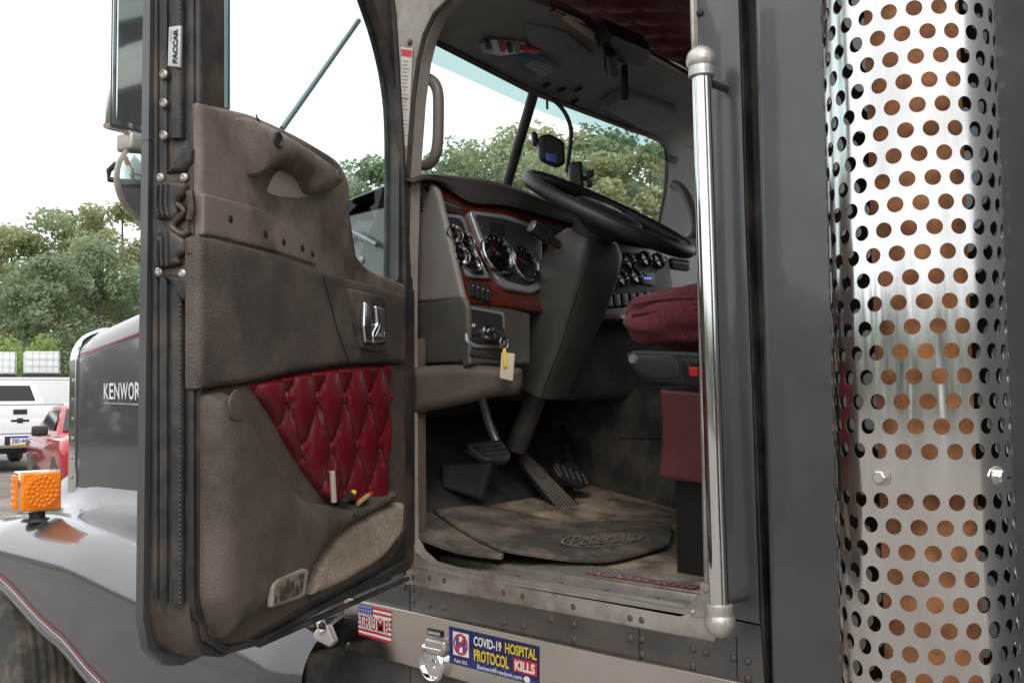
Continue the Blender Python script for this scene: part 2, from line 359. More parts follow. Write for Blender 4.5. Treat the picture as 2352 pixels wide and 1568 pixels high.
# ---------------------------------------------------------------- planes
SIDE=Pl((0,0,0),(0,-1,0))
dl=math.radians(17)
Lc=(-math.sin(dl),-math.cos(dl))
Ld=(r0*Lc[0]+f0*Lc[1]).normalized(); Nd=Vector((-Ld.y,Ld.x,0)).normalized()
if (CAM).dot(Nd)<0: Nd=-Nd
DOOR=Pl((0,0,0),Nd)
SM=(DOOR.at(461,700,.036)).dot(Ld)
EDGE=Pl(Ld*SM,Ld)
DASH=Pl((.114,.08,1.87),(.95,0,.313))
FLOOR=Pl((.4,.3,1.23),(.16,-.06,1))
CAP=Pl((0,.08,0),(0,-1,0))
a_=Y(985,85,.08); b_=Y(1530,330,1.7); c_=Y(1590,0,.9)
hn=(b_-a_).cross(c_-a_); hn.normalize()
if hn.dot(CAM-a_)<0: hn=-hn
HDR=Pl(a_,hn)
truck=empty('semi_truck',(.2,.87,0),'dark grey semi truck with its driver door open and a red seat inside','truck')
def P(name,mb,parent=None,**k): return mb.build(name,parent or truck,**k)
# ================================================================= CAB EXTERIOR
O=[(940,1225),(938,900),(938,640),(945,410),(958,230),(970,140),(985,80),(1008,32),(1045,-5),(1120,-40),(1300,-98),(1500,-168),(1570,-190),(1588,-150),(1592,0),(1605,500),(1617,1000),(1624,1330),(1612,1365),(1590,1392),(1560,1402),(1400,1373),(1200,1337),(1040,1308),(985,1292),(955,1265)]
OO=[(905,1290),(898,900),(896,640),(898,400),(896,200),(893,60),(898,-40),(935,-110),(1060,-170),(1300,-240),(1500,-310),(1598,-330),(1600,-150),(1601,0),(1613,500),(1625,1000),(1633,1332),(1622,1374),(1600,1403),(1562,1415),(1400,1385),(1200,1349),(1040,1320),(960,1303)]
mb=MB(); slab(mb,[SIDE.at(x,y) for x,y in OO],[[SIDE.at(x,y) for x,y in O]],SIDE.n,.03,mJamb)
pth=[SIDE.at(x,y,-.005) for x,y in O]
tube(mb,pth[14:]+pth[:1],.006,mAlu,8)
tube(mb,[SIDE.at(x-9,y,.004) for x,y in O[2:9]],.007,mEdge,8)
plate3(mb,[SIDE.at(x,y,.001) for x,y in [(902,1215),(940,1222),(939,900),(939,640),(943,440),(918,440),(908,640),(902,900)]],SIDE.n,.006,.002,mEdge,2)
tube(mb,[SIDE.at(936,y,-.006) for y in (1225,1000,800,640)],.014,mRub,8)
jamb=P('door_jamb',mb)
mb=MB(); q=Quad(SIDE.at(921,108,.002),SIDE.at(948,112,.002),SIDE.at(936,360,.002),SIDE.at(922,360,.002),SIDE.n)
q.rect(mb,0,0,1,1,0,M('aged_label',(.6,.56,.5),.6,nv=.1,ns=30)); q.rect(mb,.05,.02,.95,.08,.001,mRedP); q.rect(mb,.1,.9,.8,.99,.001,mRedP)
for k in range(22): q.rect(mb,.1,.12+k*.034,.5+.4*random.random(),.13+k*.034,.001,mGreyP)
q.text(mb,'CAUTION',.15,.46,.85,.48,.0015,mInk)
P('certification_label',mb,jamb)
for (x,y) in ((942,98),(925,310)):
    mb=MB(); dome(mb,SIDE.at(x,y,0),SIDE.n,.009,.006,mRust); P('screw',mb,jamb)
mb=MB(); plate3(mb,[SIDE.at(x,y,-.002) for x,y in [(1601,-420),(1603,0),(1615,500),(1627,1000),(1636,1332),(1628,1374),(1604,1404),(1746,1432),(1728,900),(1712,500),(1697,0),(1688,-420)]],SIDE.n,.002,.0015,mPaintD,2)
dome(mb,SIDE.at(1608,30),SIDE.n,.008,.005,mInk)
P('cab_side_panel',mb)
x0=SIDE.at(1752,700).x+.004
mb=MB(); plate3(mb,[SIDE.at(x,y,-.03) for x,y in [(1690,-420),(1700,0),(1716,500),(1733,900),(1750,1432),(1756,1700),(1776,1700),(1770,1432),(1748,900),(1732,500),(1716,0),(1704,-420)]],SIDE.n,.022,.004,mRub,2)
wbox(mb,x0-.16,x0+.06,.034,.075,.6,3.0,mRub)
P('cab_seal',mb)
mb=MB()
plate3(mb,[Vector((x0,-.0,.62)),Vector((2.9,0,.62)),Vector((2.9,0,3.1)),Vector((x0,0,3.1))],SIDE.n,.02,.018,mPaintD)
wbox(mb,x0+.01,2.88,.002,1.74,.64,3.08,mPaintD)
P('sleeper',mb)
# rocker
zr0=SIDE.at(1200,1349).z-.002
mb=MB()
xl=SIDE.at(768,1350).x
pts=[SIDE.at(x,y,-.006) for x,y in [(905,1296),(960,1306),(1040,1323),(1200,1352),(1400,1388),(1562,1418),(1602,1406),(1749,1436)]]
xr=pts[-1].x
poly=pts+[Vector((xr+.03,.006,.6)),Vector((xl,.006,.6)),Vector((xl,.006,pts[0].z))]
plate3(mb,poly,SIDE.n,.004,.0015,mRocker,2)
for px in (940,1467,1690):
    a=SIDE.at(px,1440,0); tube(mb,[Vector((a.x,.0015,.62)),Vector((a.x,.0015,zr0-.02))],.0014,mInk,6)
for (x,y) in [(862,1333),(862,1358),(930,1315),(930,1348),(950,1325),(950,1352),(950,1378),(966,1358),(988,1326),(1022,1332),(988,1388),(1020,1394),(1158,1360),(1158,1428),(1202,1368),(1202,1437),(1266,1420),(1318,1392),(1318,1433),(1318,1465),(1449,1418),(1475,1423),(1449,1465),(1475,1467),(1475,1500),(1592,1490),(1622,1498),(1592,1528),(1685,1510),(1718,1518),(1718,1556)]:
    dome(mb,SIDE.at(x,y,-.002),SIDE.n,.0075,.005,mRocker)
P('rocker_panel',mb)
# stainless strip
mb=MB(); ST=Pl((0,-.02,0),(0,-1,0))
a=ST.at(790,1371); b=ST.at(790,1489)
x1=ST.at(1590,1545).x+.5
plate3(mb,[Vector((a.x,.002,b.z)),Vector((x1,.002,b.z)),Vector((x1,.002,a.z)),Vector((a.x,.002,a.z))],ST.n,.022,.003,mSteel)
for (x,y) in ((799,1385),(799,1478)): dome(mb,ST.at(x,y),ST.n,.005,.003,mAlu)
strip=P('stainless_trim_strip',mb)
mb=MB()
plate3(mb,[Vector((SIDE.at(748,1370).x,.0,b.z-.01)),Vector((a.x-.002,.0,b.z-.01)),Vector((a.x-.002,.0,a.z+.02)),Vector((SIDE.at(748,1370).x,.0,a.z+.02))],SIDE.n,.01,.004,mRocker)
P('end_bracket',mb)
# flag sticker
q=Quad(ST.at(822,1385,.001),ST.at(899,1402,.001),ST.at(899,1477,.001),ST.at(824,1456,.001),ST.n); mb=MB()
q.rect(mb,0,0,1,1,0,mWhite)
for k in range(13):
    if k%2==0: q.rect(mb,0,k/13,1,(k+1)/13,.0006,mRedP)
q.rect(mb,0,0,.45,7/13,.0012,mBlueP)
for i in range(6):
    for j in range(5): q.disc(mb,.05+i*.07,.055+j*.105,.017,.03,.0018,mWhite,8)
for k,(du,dv) in enumerate(((-.022,0),(.022,0),(0,-.03),(0,.03),(-.018,-.024),(.018,.024),(-.018,.024),(.018,-.024))):
    q.text(mb,'TRUMP',.04+du,.33+dv,.96+du,.73+dv,.0022+k*.00004,mWhite,.02)
q.text(mb,'TRUMP',.04,.33,.96,.73,.0030,M('deep_red_print',(.4,.008,.012),.5),.012)
P('flag_sticker',mb,strip)
# banner sticker
q=Quad(ST.at(1031,1437,.001),ST.at(1238,1484,.001),ST.at(1238,1575,.001),ST.at(1032,1521,.001),ST.n); mb=MB()
q.rect(mb,0,0,1,1,0,mNavy)
for k in range(7): q.poly(mb,[(.3+k*.1,1),(.33+k*.1,1),(.5+k*.1,.72),(.47+k*.1,.72)] if k<5 else [(.9,.9),(1,.9),(1,1),(.9,1)],.0005,mBlueP)
q.rect(mb,.04,.07,.255,.76,.001,mBlueP); q.rect(mb,.055,.1,.24,.73,.0015,mWhite)
q.text(mb,'H',.09,.17,.205,.66,.002,mBlueP,.06)
q.ring(mb,.147,.415,.085,.29,.78,.0026,mRedP)
q.poly(mb,[(.08,.58),(.1,.64),(.215,.25),(.195,.19)],.003,mRedP)
q.text(mb,'Psalm 20:5',.07,.83,.22,.93,.002,mWhite,.01)
q.text(mb,'COVID-19',.3,.1,.61,.36,.002,mWhite,.03); q.text(mb,'HOSPITAL',.65,.08,.985,.36,.002,mYel,.03)
q.text(mb,'PROTOCOL',.3,.44,.69,.76,.002,mYel,.035)
q.rect(mb,.735,.42,.985,.77,.0015,mRedP); q.text(mb,'KILLS',.755,.47,.965,.73,.0022,mWhite,.035)
q.text(mb,'Banners4Freedom.com',.34,.83,.83,.95,.002,mWhite,.01)
q.disc(mb,.88,.9,.035,.08,.0015,mWhite,14)
P('banner_sticker',mb,strip)
# heater socket
mb=MB()
q=Quad(ST.at(982,1441,.002),ST.at(1016,1449,.002),ST.at(1016,1464,.002),ST.at(982,1456,.002),ST.n)
plate3(mb,q.q,ST.n,.002,.001,mInk); q.text(mb,'ENGINE HEATER',.1,.3,.9,.75,.003,mWhite)
plate(mb,ST,[(973,1463),(1018,1472),(1020,1498),(1012,1510),(980,1503),(972,1485)],0,.02,.008,mAlu,r=8)
c=ST.at(1000,1522); lathe(mb,[(.001,0),(.042,0),(.042,.012),(.037,.018),(.034,.016),(.030,.008),(.012,.009),(.010,.014),(.001,.014)],c,ST.n,mChrome,32)
tube(mb,[ST.at(975,1485,.012),ST.at(1018,1494,.012)],.009,mChrome)
P('heater_socket',mb,strip)
mb=MB(); BR=Pl((0,.0,0),(0.4,-1,0))
plate(mb,BR,[(728,1440),(752,1435),(768,1475),(755,1488),(720,1470),(716,1456)],0,.02,.008,mBall,r=6)
tube(mb,[BR.at(735,1425,.01),BR.at(744,1452,.02)],.012,mBall); dome(mb,BR.at(740,1437,.024),BR.n,.011,.006,mInk)
P('step_bracket',mb)
mb=MB(); c=Y(866,1600,.12); lathe(mb,[(.001,0),(.05,0),(.05,.10),(.046,.105),(.046,.13),(.001,.13)],c-Vector((0,0,.05)),(0,0,1),mCan,24)
lathe(mb,[(.051,.03),(.0512,.03),(.0512,.07),(.051,.07)],c-Vector((0,0,.05)),(0,0,1),mWhite,24)
P('fluid_filter',mb)
mb=MB(); wbox(mb,-3.0,2.4,.3,1.45,.55,1.12,mBlk,.02); wbox(mb,-.3,1.4,.14,.3,.6,.98,mBlk,.02)
P('chassis',mb)
mb=MB(); wbox(mb,-.5,-.03,.012,.03,1.1,2.13,mPaintD,.006); wbox(mb,-.53,-.45,.012,1.70,1.1,2.15,mPaintD,.02)
for z in (2.0,2.06): dome(mb,Vector((-.2,.012,z)),(0,-1,0),.012,.008,mAlu)
tube(mb,[Vector((-.3,.0,2.05)),Vector((-.22,-.012,2.08)),Vector((-.12,.0,2.03))],.008,mPipe,8)
P('cowl',mb)
# grab bar
GB=Pl((0,-.075,0),(0,-1,0)); t=GB.at(1610,140); b=GB.at(1654,1428)
ax=(t-b).normalized(); mb=MB()
tube(mb,[b,t],.0175,mChrome,24)
bar=P('grab_bar',mb)
for pt,sg in ((t,1),(b,-1)):
    mb=MB(); sphere(mb,pt,.0275,mBall,24); lathe(mb,[(.0215,-.032),(.024,-.03),(.024,-.01),(.02,0)] if sg>0 else [(.02,0),(.024,.01),(.024,.03),(.0215,.032)],pt,ax,mBall,24)
    q_=pt-Vector((0,0,.035*sg)); tube(mb,[q_,Vector((q_.x+.005,.0,q_.z))],.009,mPaintD,12)
    P('bar_mount',mb,bar)
mb=MB(); plate(mb,SIDE,[(1607,1335),(1625,1340),(1652,1420),(1585,1416),(1588,1400),(1606,1380)],.002,.006,.003,mAlu,r=4)
for x,y in ((1622,1355),(1590,1405),(1626,1408)): dome(mb,SIDE.at(x,y,.008),SIDE.n,.006,.004,mAlu)
P('striker_plate',mb)
# ================================================================= EXHAUST STACK
SC=Vector((1.390,-.279,0)); R=.110
RS=.0309; NH=23; zA=1.552; per=[(1,0),(1,.5),(1,1),(.5,1),(0,1),(-.5,1),(-1,1),(-1,.5),(-1,0),(-1,-.5),(-1,-1),(-.5,-1),(0,-1),(.5,-1),(1,-1),(1,-.5)]
def cyl(th,z,r=R): return Vector((SC.x+r*math.cos(th),SC.y+r*math.sin(th),z))
hp=PI/NH; verts=[];faces=[]; walls=[]
for k in range(-18,36):
    zc=zA+k*RS; st=(k%2)*hp
    for i in range(NH):
        th=i*2*hp+st; o=len(verts)
        verts+=[cyl(th+u*hp,zc+v*RS/2) for u,v in per]
        if k==-1:
            verts.append(cyl(th,zc)); faces+=[[o+j,o+(j+1)%16,o+16] for j in range(16)]
        else:
            rh=.0101
            ci=[(th+rh*math.cos(2*PI*j/16)/R,zc+rh*math.sin(2*PI*j/16)) for j in range(16)]
            verts+=[cyl(*c) for c in ci]+[cyl(c[0],c[1],R-.0014) for c in ci]
            for j in range(16):
                j2=(j+1)%16; faces.append([o+j,o+j2,o+16+j2,o+16+j]); walls.append([o+16+j,o+16+j2,o+32+j2,o+32+j])
mbs=MB(); mbs.add(verts,faces,mShield); i_=mbs.mi(mHoleE)
for f in walls: mbs.f.append(f); mbs.m.append(i_)
mb=MB(); lathe(mb,[(.060,.75),(.060,2.95)],SC+Vector((.006,.004,0)),(0,0,1),mStackIn,32)
stack=P('exhaust_stack',mb)
sh=P('heat_shield',mbs,stack,recalc=False,sharp=30)
me=sh.data; Lr=ROOT[truck.name]; nl=[]
for p in me.polygons:
    for vi in p.vertices:
        if p.material_index==0:
            c=me.vertices[vi].co+Lr; nl.append(Vector((c.x-SC.x,c.y-SC.y,0)).normalized())
        else: nl.append(p.normal.copy())
me.normals_split_custom_set(nl)
def cylhit(px,py):
    r_=ray(px,py); o=CAM-SC; a=r_.x**2+r_.y**2; b=2*(o.x*r_.x+o.y*r_.y); c=o.x**2+o.y**2-R*R
    t_=(-b-math.sqrt(max(b*b-4*a*c,0)))/(2*a); return CAM+r_*t_
for px,py in ((2025,1095),(2290,1092)):
    p=cylhit(px,py); n_=Vector((p.x-SC.x,p.y-SC.y,0)).normalized(); mb=MB()
    lathe(mb,[(.012,0),(.012,.002),(.001,.002)],p,n_,mAlu,20); lathe(mb,[(.0085,.002),(.0085,.008),(.007,.0095),(.001,.0095)],p,n_,mChrome,6); tube(mb,[p+cr*.004,p+cr*.016-n_*.001],.004,mInk,8)
    P('clamp_bolt',mb,stack)
for z in (1.1,2.5):
    mb=MB(); wbox(mb,SC.x-.03,SC.x+.03,SC.y+.06,-.02,z,z+.03,mSteel,.004); P('stack_bracket',mb,stack)
# ================================================================= DOOR
def D(s,z,off=0): return Ld*s+Nd*off+Vector((0,0,z))
zb=DOOR.at(520,1492).z
def dsz(p): return (p.dot(Ld),p.z)
belt=[dsz(DOOR.at(x,y,.02)) for x,y in [(884,656),(840,652),(795,600),(770,450),(600,360),(474,330)]]
s474=belt[-1][0]
lowout=[(SM,belt[-1][1]),(SM,zb+.09),(SM-.012,zb+.045),(SM-.04,zb+.015),(SM-.09,zb),(.03,zb+.015),(.005,zb+.04),(0,1.90)]+belt
mb=MB(); slab(mb,[D(s,z,.02) for s,z in lowout],[],Nd,.075,mEdge)
slab(mb,[D(s474,belt[-1][1]+.001,.02),D(SM,belt[-1][1]+.001,.02),D(SM,2.76,.02),D(s474,2.76,.02)],[],Nd,.075,mEdge)
lowsk=[(SM+.014,belt[-1][1]),(SM+.014,zb+.08),(SM+.0,zb+.03),(SM-.04,zb-.006),(SM-.09,zb-.018),(.02,zb-.0),(-.01,zb+.03),(-.01,1.90)]+belt
slab(mb,[D(s,z,-.056) for s,z in lowsk],[],Nd,.014,mPaintD)
slab(mb,[D(s474+.02,belt[-1][1]+.001,-.056),D(SM+.014,belt[-1][1]+.001,-.056),D(SM+.014,2.775,-.056),D(s474+.02,2.775,-.056)],[],Nd,.014,mPaintD)
WIN=[(474,-330),(474,330),(600,350),(760,440),(785,600),(840,648),(884,648),(887,330),(878,200),(854,90),(824,0),(797,-80),(762,-140)]
hole=[DOOR.at(x,y,-.024)+Nd*.036 for x,y in rp(WIN,12,2)]
upout=[(SM-.004,2.75),(SM-.004,1.75),(.004,1.80),(0,1.93),(.03,2.2),(.085,2.58),(.13,2.70),(.2,2.75)]
slab(mb,[D(s,z,.012) for s,z in upout],[hole],Nd,.036,mEdge)
for px,rr in ((358,.0055),(378,.008),(440,.006)):
    path=[EDGE.at(px,y,.001) for y in (-420,0,400,800,1200,1370)]
    e=path[-1]; path+=[e+Vector((0,0,-.03))-Ld*.01,e+Vector((0,0,-.055))-Ld*.035,e+Vector((0,0,-.07))-Ld*.08]+[D(s,zb-.004 if s>.05 else zb+.02,(e.dot(Nd))) for s in (SM-.2,SM-.5,.06)]
    tube(mb,path,rr,mRub,8)
for ys in ((-420,0,320),(660,1000,1300,1385)): tube(mb,[EDGE.at(410,y,.004) for y in ys],.011,mRub,10)
for k in range(62): dome(mb,EDGE.at(414,700+k*11.2,.0145),Ld,.0018,.0012,mKnee,6)
for k in range(30): dome(mb,EDGE.at(414,-50+k*11.4,.0145),Ld,.0018,.0012,mKnee,6)
tube(mb,[DOOR.at(x,y,.024) for x,y in [(456,-400),(456,230),(455,900),(452,1390),(468,1462),(520,1492),(600,1470),(935,1285)]],.007,mRub,10)
tube(mb,[p for p in [DOOR.at(x,y,-.02) for x,y in cat([(886,648),(888,330),(879,200),(855,90),(825,0),(796,-90),(761,-150)],4)]],.006,mRub,8)
tube(mb,[DOOR.at(x,y,.012) for x,y in cat([(928,700),(922,400),(912,200),(897,0),(882,-120)],4)],.009,mEdge,8)
door=P('door',mb)
mb=MB(); g=[p-Nd*.02 for p in hole]; mb.add(g,[list(range(len(g)))],mGlass); wg=P('window_glass',mb,door,recalc=False)
q=Quad(DOOR.at(492,184,-.006),DOOR.at(470,180,-.006),DOOR.at(470,192,-.006),DOOR.at(492,197,-.006),Nd); mb=MB(); q.text(mb,'PACCAR',0,0,1,1,0,mInk,.03)
q=Quad(DOOR.at(472,200,-.006),DOOR.at(488,204,-.006),DOOR.at(488,228,-.006),DOOR.at(472,226,-.006),Nd)
for k in range(4): q.rect(mb,.0,k*.25,1,k*.25+.06,0,mGreyP)
P('glass_marking',mb,wg)
q=Quad(EDGE.at(384,152,.018),EDGE.at(387,62,.018),EDGE.at(414,58,.018),EDGE.at(412,155,.018),Ld); mb=MB()
plate3(mb,[p-Ld*.006 for p in q.q],Ld,.006,.002,M('silver_label',(.5,.51,.51),.4,.3)); q.text(mb,'PACCAR',.08,.45,.92,.85,.0012,mInk,.05); q.text(mb,'PARTS',.62,.16,.92,.32,.0012,mGreyP)
P('maker_plate',mb,door)
for y in (172,238,312): 
    mb=MB(); lathe(mb,[(.0075,0),(.0075,.004),(.005,.006),(.004,.004),(.001,.004)],EDGE.at(378,y,.009),Ld,mAlu,14); P('rivet',mb,door)
mb=MB()
plate(mb,EDGE,[(356,398,8),(440,392,8),(446,640,8),(356,640,8)],-.004,.010,.004,mRust)
for poly_ in ([(356,418),(398,414),(424,420),(418,446),(402,462),(404,492),(390,506),(374,498),(354,506)],[(354,528),(370,548),(384,522),(404,536),(422,548),(420,580),(404,590),(410,604),(392,612),(354,616)]):
    plate(mb,EDGE,poly_,.004,.016,.009,mEdge,r=10)
for dx in (0,11,22):
    tube(mb,[EDGE.at(x,y,.0215) for x,y in cat([(361+dx,422),(359+dx,468),(364+dx,496)],4)],.0028,mEdge,6); tube(mb,[EDGE.at(x,y,.0215) for x,y in [(360+dx,552-dx),(361+dx,610)]],.0028,mEdge,6)
tube(mb,[EDGE.at(x,y,.013) for x,y in cat([(408,470),(424,486),(402,508),(398,524),(420,538),(436,528)],5)],.0055,mRust,8)
tube(mb,[EDGE.at(x,y,.013) for x,y in cat([(436,440),(440,478),(436,505)],4)],.007,mRust,8)
plate(mb,EDGE,[(424,544),(440,540),(441,584),(426,588)],.004,.012,.005,mRust,r=4)
for pl_ in ([(372,398),(392,378),(412,340),(438,336),(436,372),(418,394)],[(366,628),(432,634),(428,664),(422,694),(402,682),(388,648)]): plate(mb,EDGE,pl_,.002,.013,.009,mRub,r=8)
for x,y in ((424,408),(370,408),(420,628),(366,624)): lathe(mb,[(.007,0),(.007,.003),(.003,.005),(.0005,.0035)],EDGE.at(x,y,.008),Ld,mAlu,12)
P('latch',mb,door)
# trim panels
mb=MB(); plate(mb,DOOR,[(461,234,6),(585,262,30),(690,312,30),(783,368,28),(806,420,25),(808,560,40),(832,604,25),(868,628,20),(934,652,6),(934,700,4),(745,640,30),(640,598,30),(500,556,20),(461,552,4)],.016,.020,.012,mTaupe)
plate(mb,DOOR,[(468,442,8),(602,478,24),(708,546,18),(728,600,14),(728,610,4),(640,580,20),(500,544,10),(468,540,4)],.030,.0115,.0055,mTaupe)
tube(mb,[DOOR.at(x,y,.0362) for x,y in cat([(588,264),(604,300),(618,350)],4)],.0016,mInk,6)
top=P('upper_trim',mb,door)
for x,y in ((530,503),(610,538),(652,556),(695,570),(718,583)):
    mb=MB(); lathe(mb,[(.0001,0),(.007,0),(.0055,.001),(.0001,.0012)],DOOR.at(x,y,.042),Nd,mInk,10); P('trim_screw',mb,top)
mb=MB()
plate(mb,DOOR,[(592,264,8),(640,284,20),(700,317,30),(780,372,25),(802,396,14),(802,428,20),(770,447,20),(744,442,12),(724,402,22),(676,376,24),(645,388,10),(620,402,10),(604,340,20)],.03,.052,.034,mTaupe,n=6)
hnd=P('pull_handle',mb,door)
mb=MB(); lathe(mb,[(.0001,0),(.0155,0),(.0145,.004),(.011,.005),(.0085,.002),(.0001,.002)],DOOR.at(637,322,.081),Nd,mBlk,18); P('handle_plug',mb,hnd)
mb=MB(); lathe(mb,[(.0001,0),(.010,0),(.009,.003),(.0001,.003)],DOOR.at(777,403,.081),Nd,mTaupe,18); P('handle_plug',mb,hnd)
mb=MB(); plate(mb,DOOR,[(612,442,12),(630,398,14),(668,378,20),(718,400,16),(738,446,14),(690,454,10),(640,452,10)],.034,.003,.0015,mTaupeLit); P('handle_recess',mb,door)  # plate coloured paler for the lit panel seen through the handle
mb=MB(); plate(mb,DOOR,[(460,541,5),(500,545,20),(640,582,30),(745,622,30),(935,675,4),(935,832,4),(800,836,40),(690,852,40),(580,877,30),(460,895,6)],.016,.028,.012,mPad)
tube(mb,[DOOR.at(x,y,.0445) for x,y in [(742,632),(760,700),(775,760),(802,834)]],.0018,mInk,6)
pad=P('padded_panel',mb,door)
mb=MB(); plate(mb,DOOR,[(805,662),(889,682),(891,797),(880,809),(834,800),(818,745)],.04,.014,.005,mBlkD,r=6); plate(mb,DOOR,[(832,690),(884,700),(886,790),(842,792),(836,740)],.054,.001,.001,mInk,r=5)
bez=P('latch_bezel',mb,door)
mb=MB(); 
plate(mb,DOOR,[(866,700),(886,706),(887,786),(862,790),(858,770),(870,745)],.056,.012,.008,mChrome,r=6); plate(mb,DOOR,[(840,692),(850,690),(856,740),(858,785),(842,788),(838,750)],.056,.009,.005,mChrome,r=5)
P('door_lever',mb,bez)
mb=MB(); plate(mb,DOOR,[(458,900,6),(580,880,30),(690,856,30),(800,842,30),(933,836,5),(936,1215,10),(905,1290,30),(690,1400,40),(560,1478,20),(505,1484,24),(470,1450,20),(455,1385,20)],.016,.014,.009,mLow)
lowr=P('lower_trim',mb,door)
mb=MB()
pocket=rp([(457,903,10),(545,897,40),(585,922,40),(616,985,60),(660,1070,60),(708,1132,50),(762,1158,30),(845,1158,24),(885,1140,20),(928,1118,8),(934,1150,10),(900,1170,40),(815,1215,60),(745,1290,60),(722,1370,20),(625,1405,40),(560,1462,30),(508,1470,24),(474,1440,20),(455,1380,20)],10,5)
def pko(x): 
    t_=max(0,min(1,(x-470)/110)); return .028+.046*t_*t_*(3-2*t_)
pillow3(mb,[(lambda p:p-Nd*(p.dot(Nd)-.024))(DOOR.at(x,y,pko(x))) for x,y in pocket],Nd,.050,.048,mLow)
pk=P('map_pocket',mb,door)
mb=MB(); lathe(mb,[(.001,0),(.026,0),(.025,.002),(.001,.003)],DOOR.at(545,930,.0735),Nd,mLow,24); P('pocket_badge',mb,pk)
mb=MB(); plate(mb,DOOR,[(722,1368,8),(742,1290,30),(800,1218,40),(868,1176,30),(932,1152,6),(930,1222,14),(884,1284,30),(790,1340,30)],.026,.026,.014,mCarpet); P('carpet_panel',mb,door)
mb=MB(); plate(mb,DOOR,[(640,1330,10),(700,1304,10),(711,1308,8),(702,1366,12),(690,1374,8),(625,1396,6),(628,1345,8)],.070,.009,.004,mJamb); plate(mb,DOOR,[(646,1337,8),(701,1313,8),(694,1362,12),(682,1367,8),(631,1388,6),(635,1350,8)],.0795,.001,.0008,M('grimy_lamp_opening',(.055,.04,.03),.7,nv=.5,ns=40,dirt=(.4,.32,.23),da=.9,ds=34)); P('courtesy_lamp',mb,door)
# tufted red
Lp=cat([(572,884),(622,955),(664,1030),(706,1095),(748,1148)],8); Rp=cat([(898,838),(897,920),(893,1010),(888,1080),(876,1148)],8)
q0=DOOR.at(727,912,.034); q1=DOOR.at(658,912,.034); q2=DOOR.at(741,1028,.034); ps=q1.dot(Ld)-q0.dot(Ld); pz=q0.z-q2.z; s0=q0.dot(Ld)
def tuft(p):
    U=(p.dot(Ld)-s0)/ps; V=(p.z-q0.z)/(2*pz); a=U+V;b=U-V
    sa,sb=abs(math.sin(PI*a)),abs(math.sin(PI*b))
    near=math.exp(-((1-math.cos(2*PI*a))+(1-math.cos(2*PI*b)))*1.3)
    return .020*(sa*sb)**.42-.004*near+.0012*math.sin(26*a+3*math.sin(9*b))*near**.5+.0008*math.sin(31*b+2*math.sin(11*a))*near**.5
mb=MB(); NV,NU=130,150; v=[];f=[]
for j in range(NV+1):
    t=j/NV*(len(Lp)-1); i=min(int(t),len(Lp)-2); lp=Lp[i].lerp(Lp[i+1],t-i); rpt=Rp[i].lerp(Rp[i+1],t-i)
    for k in range(NU+1):
        u=k/NU; p=lp.lerp(rpt,u); bow=math.sin(u*PI)*-10*(1-j/NV)
        e=min(1,min(u,1-u)*NU/6,j/5); w=DOOR.at(p.x,p.y+bow,.034); v.append(w+Nd*(tuft(w)*e**.5-.003*(1-e)))
for j in range(NV):
    for k in range(NU): a=j*(NU+1)+k; f.append([a,a+1,a+NU+2,a+NU+1])
mb.add(v,f,mRed)
red=P('tufted_panel',mb,door,sharp=80)
for x,y in ((658,912),(727,912),(790,910),(842,909),(889,905),(688,1030),(757,1027),(815,1021),(864,1018)):
    U=(DOOR.at(x,y,.034).dot(Ld)-s0)/ps; row=0 if y<960 else 1
    s_=s0+(round(U-.5*row)+.5*row)*ps; z_=q0.z-row*pz
    mb=MB(); dome(mb,D(s_,z_,.033),Nd,.0125,.010,mRedB,16); P('button',mb,red)
def pen(pts,r,mt,label,tip=None):
    mb=MB(); tube(mb,pts,r,mt,10)
    if tip: tube(mb,[pts[-1],pts[-1]+(pts[-1]-pts[0]).normalized()*.014],r*.8,tip,10)
    tag(mb.build('pen'),label,'pen')
pen([DOOR.at(767,1152,.052),DOOR.at(763,1082,.054)],.0062,M('cream_plastic',(.42,.38,.29),.5),'cream flat stick standing upright in the door pocket')
pen([DOOR.at(782,1156,.054),DOOR.at(806,1136,.056)],.0075,mBlk,'short black pen with yellow end in the door pocket',mYel)
pen([DOOR.at(822,1156,.054),DOOR.at(846,1137,.056)],.0055,M('tan_wood',(.4,.25,.12),.6),'thin tan pencil lying in the door pocket near its hinge',mRedP)
# ---- mirrors
mf=Vector((.985,.17,0)).normalized(); mo=Vector((mf.y,-mf.x,0)); UPV=Vector((0,0,1))
mc=dep(350,20,2.05); mb=MB(); box(mb,mc-mf*.012+Vector((0,0,.05)),(mf,mo,UPV),(.013,.098,.32),mChrome,.010) 
box(mb,mc-mf*.02+Vector((0,0,-.285)),(mf,mo,UPV),(.025,.05,.018),mAlu,.006)
tube(mb,[mc+Vector((0,0,-.29))-mf*.02,mc+Vector((0,0,-.36))-mf*.02,mc+Vector((0,0,-.40))-mf*.02-mo*.1],.012,mPipe,10)
tube(mb,[dep(268,375,2.05),dep(250,392,2.05),dep(250,412,2.05),dep(300,420,2.06)],.006,mRub,8)
mir=P('side_mirror',mb)
mb=MB(); box(mb,mc+mf*.004+Vector((0,0,.05)),(mf,mo,UPV),(.002,.082,.30),mMirror); P('mirror_glass',mb,mir)
mb=MB(); c=dep(350,422,2.05); lathe(mb,[(.001,-.04),(.06,-.03),(.086,-.006),(.088,.004),(.083,.006)],c,mf,mAlu,36)
rm=P('round_mirror',mb); mb=MB(); lathe(mb,[(.083,.005),(.06,.012),(.03,.017),(.001,.019)],c,mf,mMirror,36); P('mirror_glass',mb,rm)
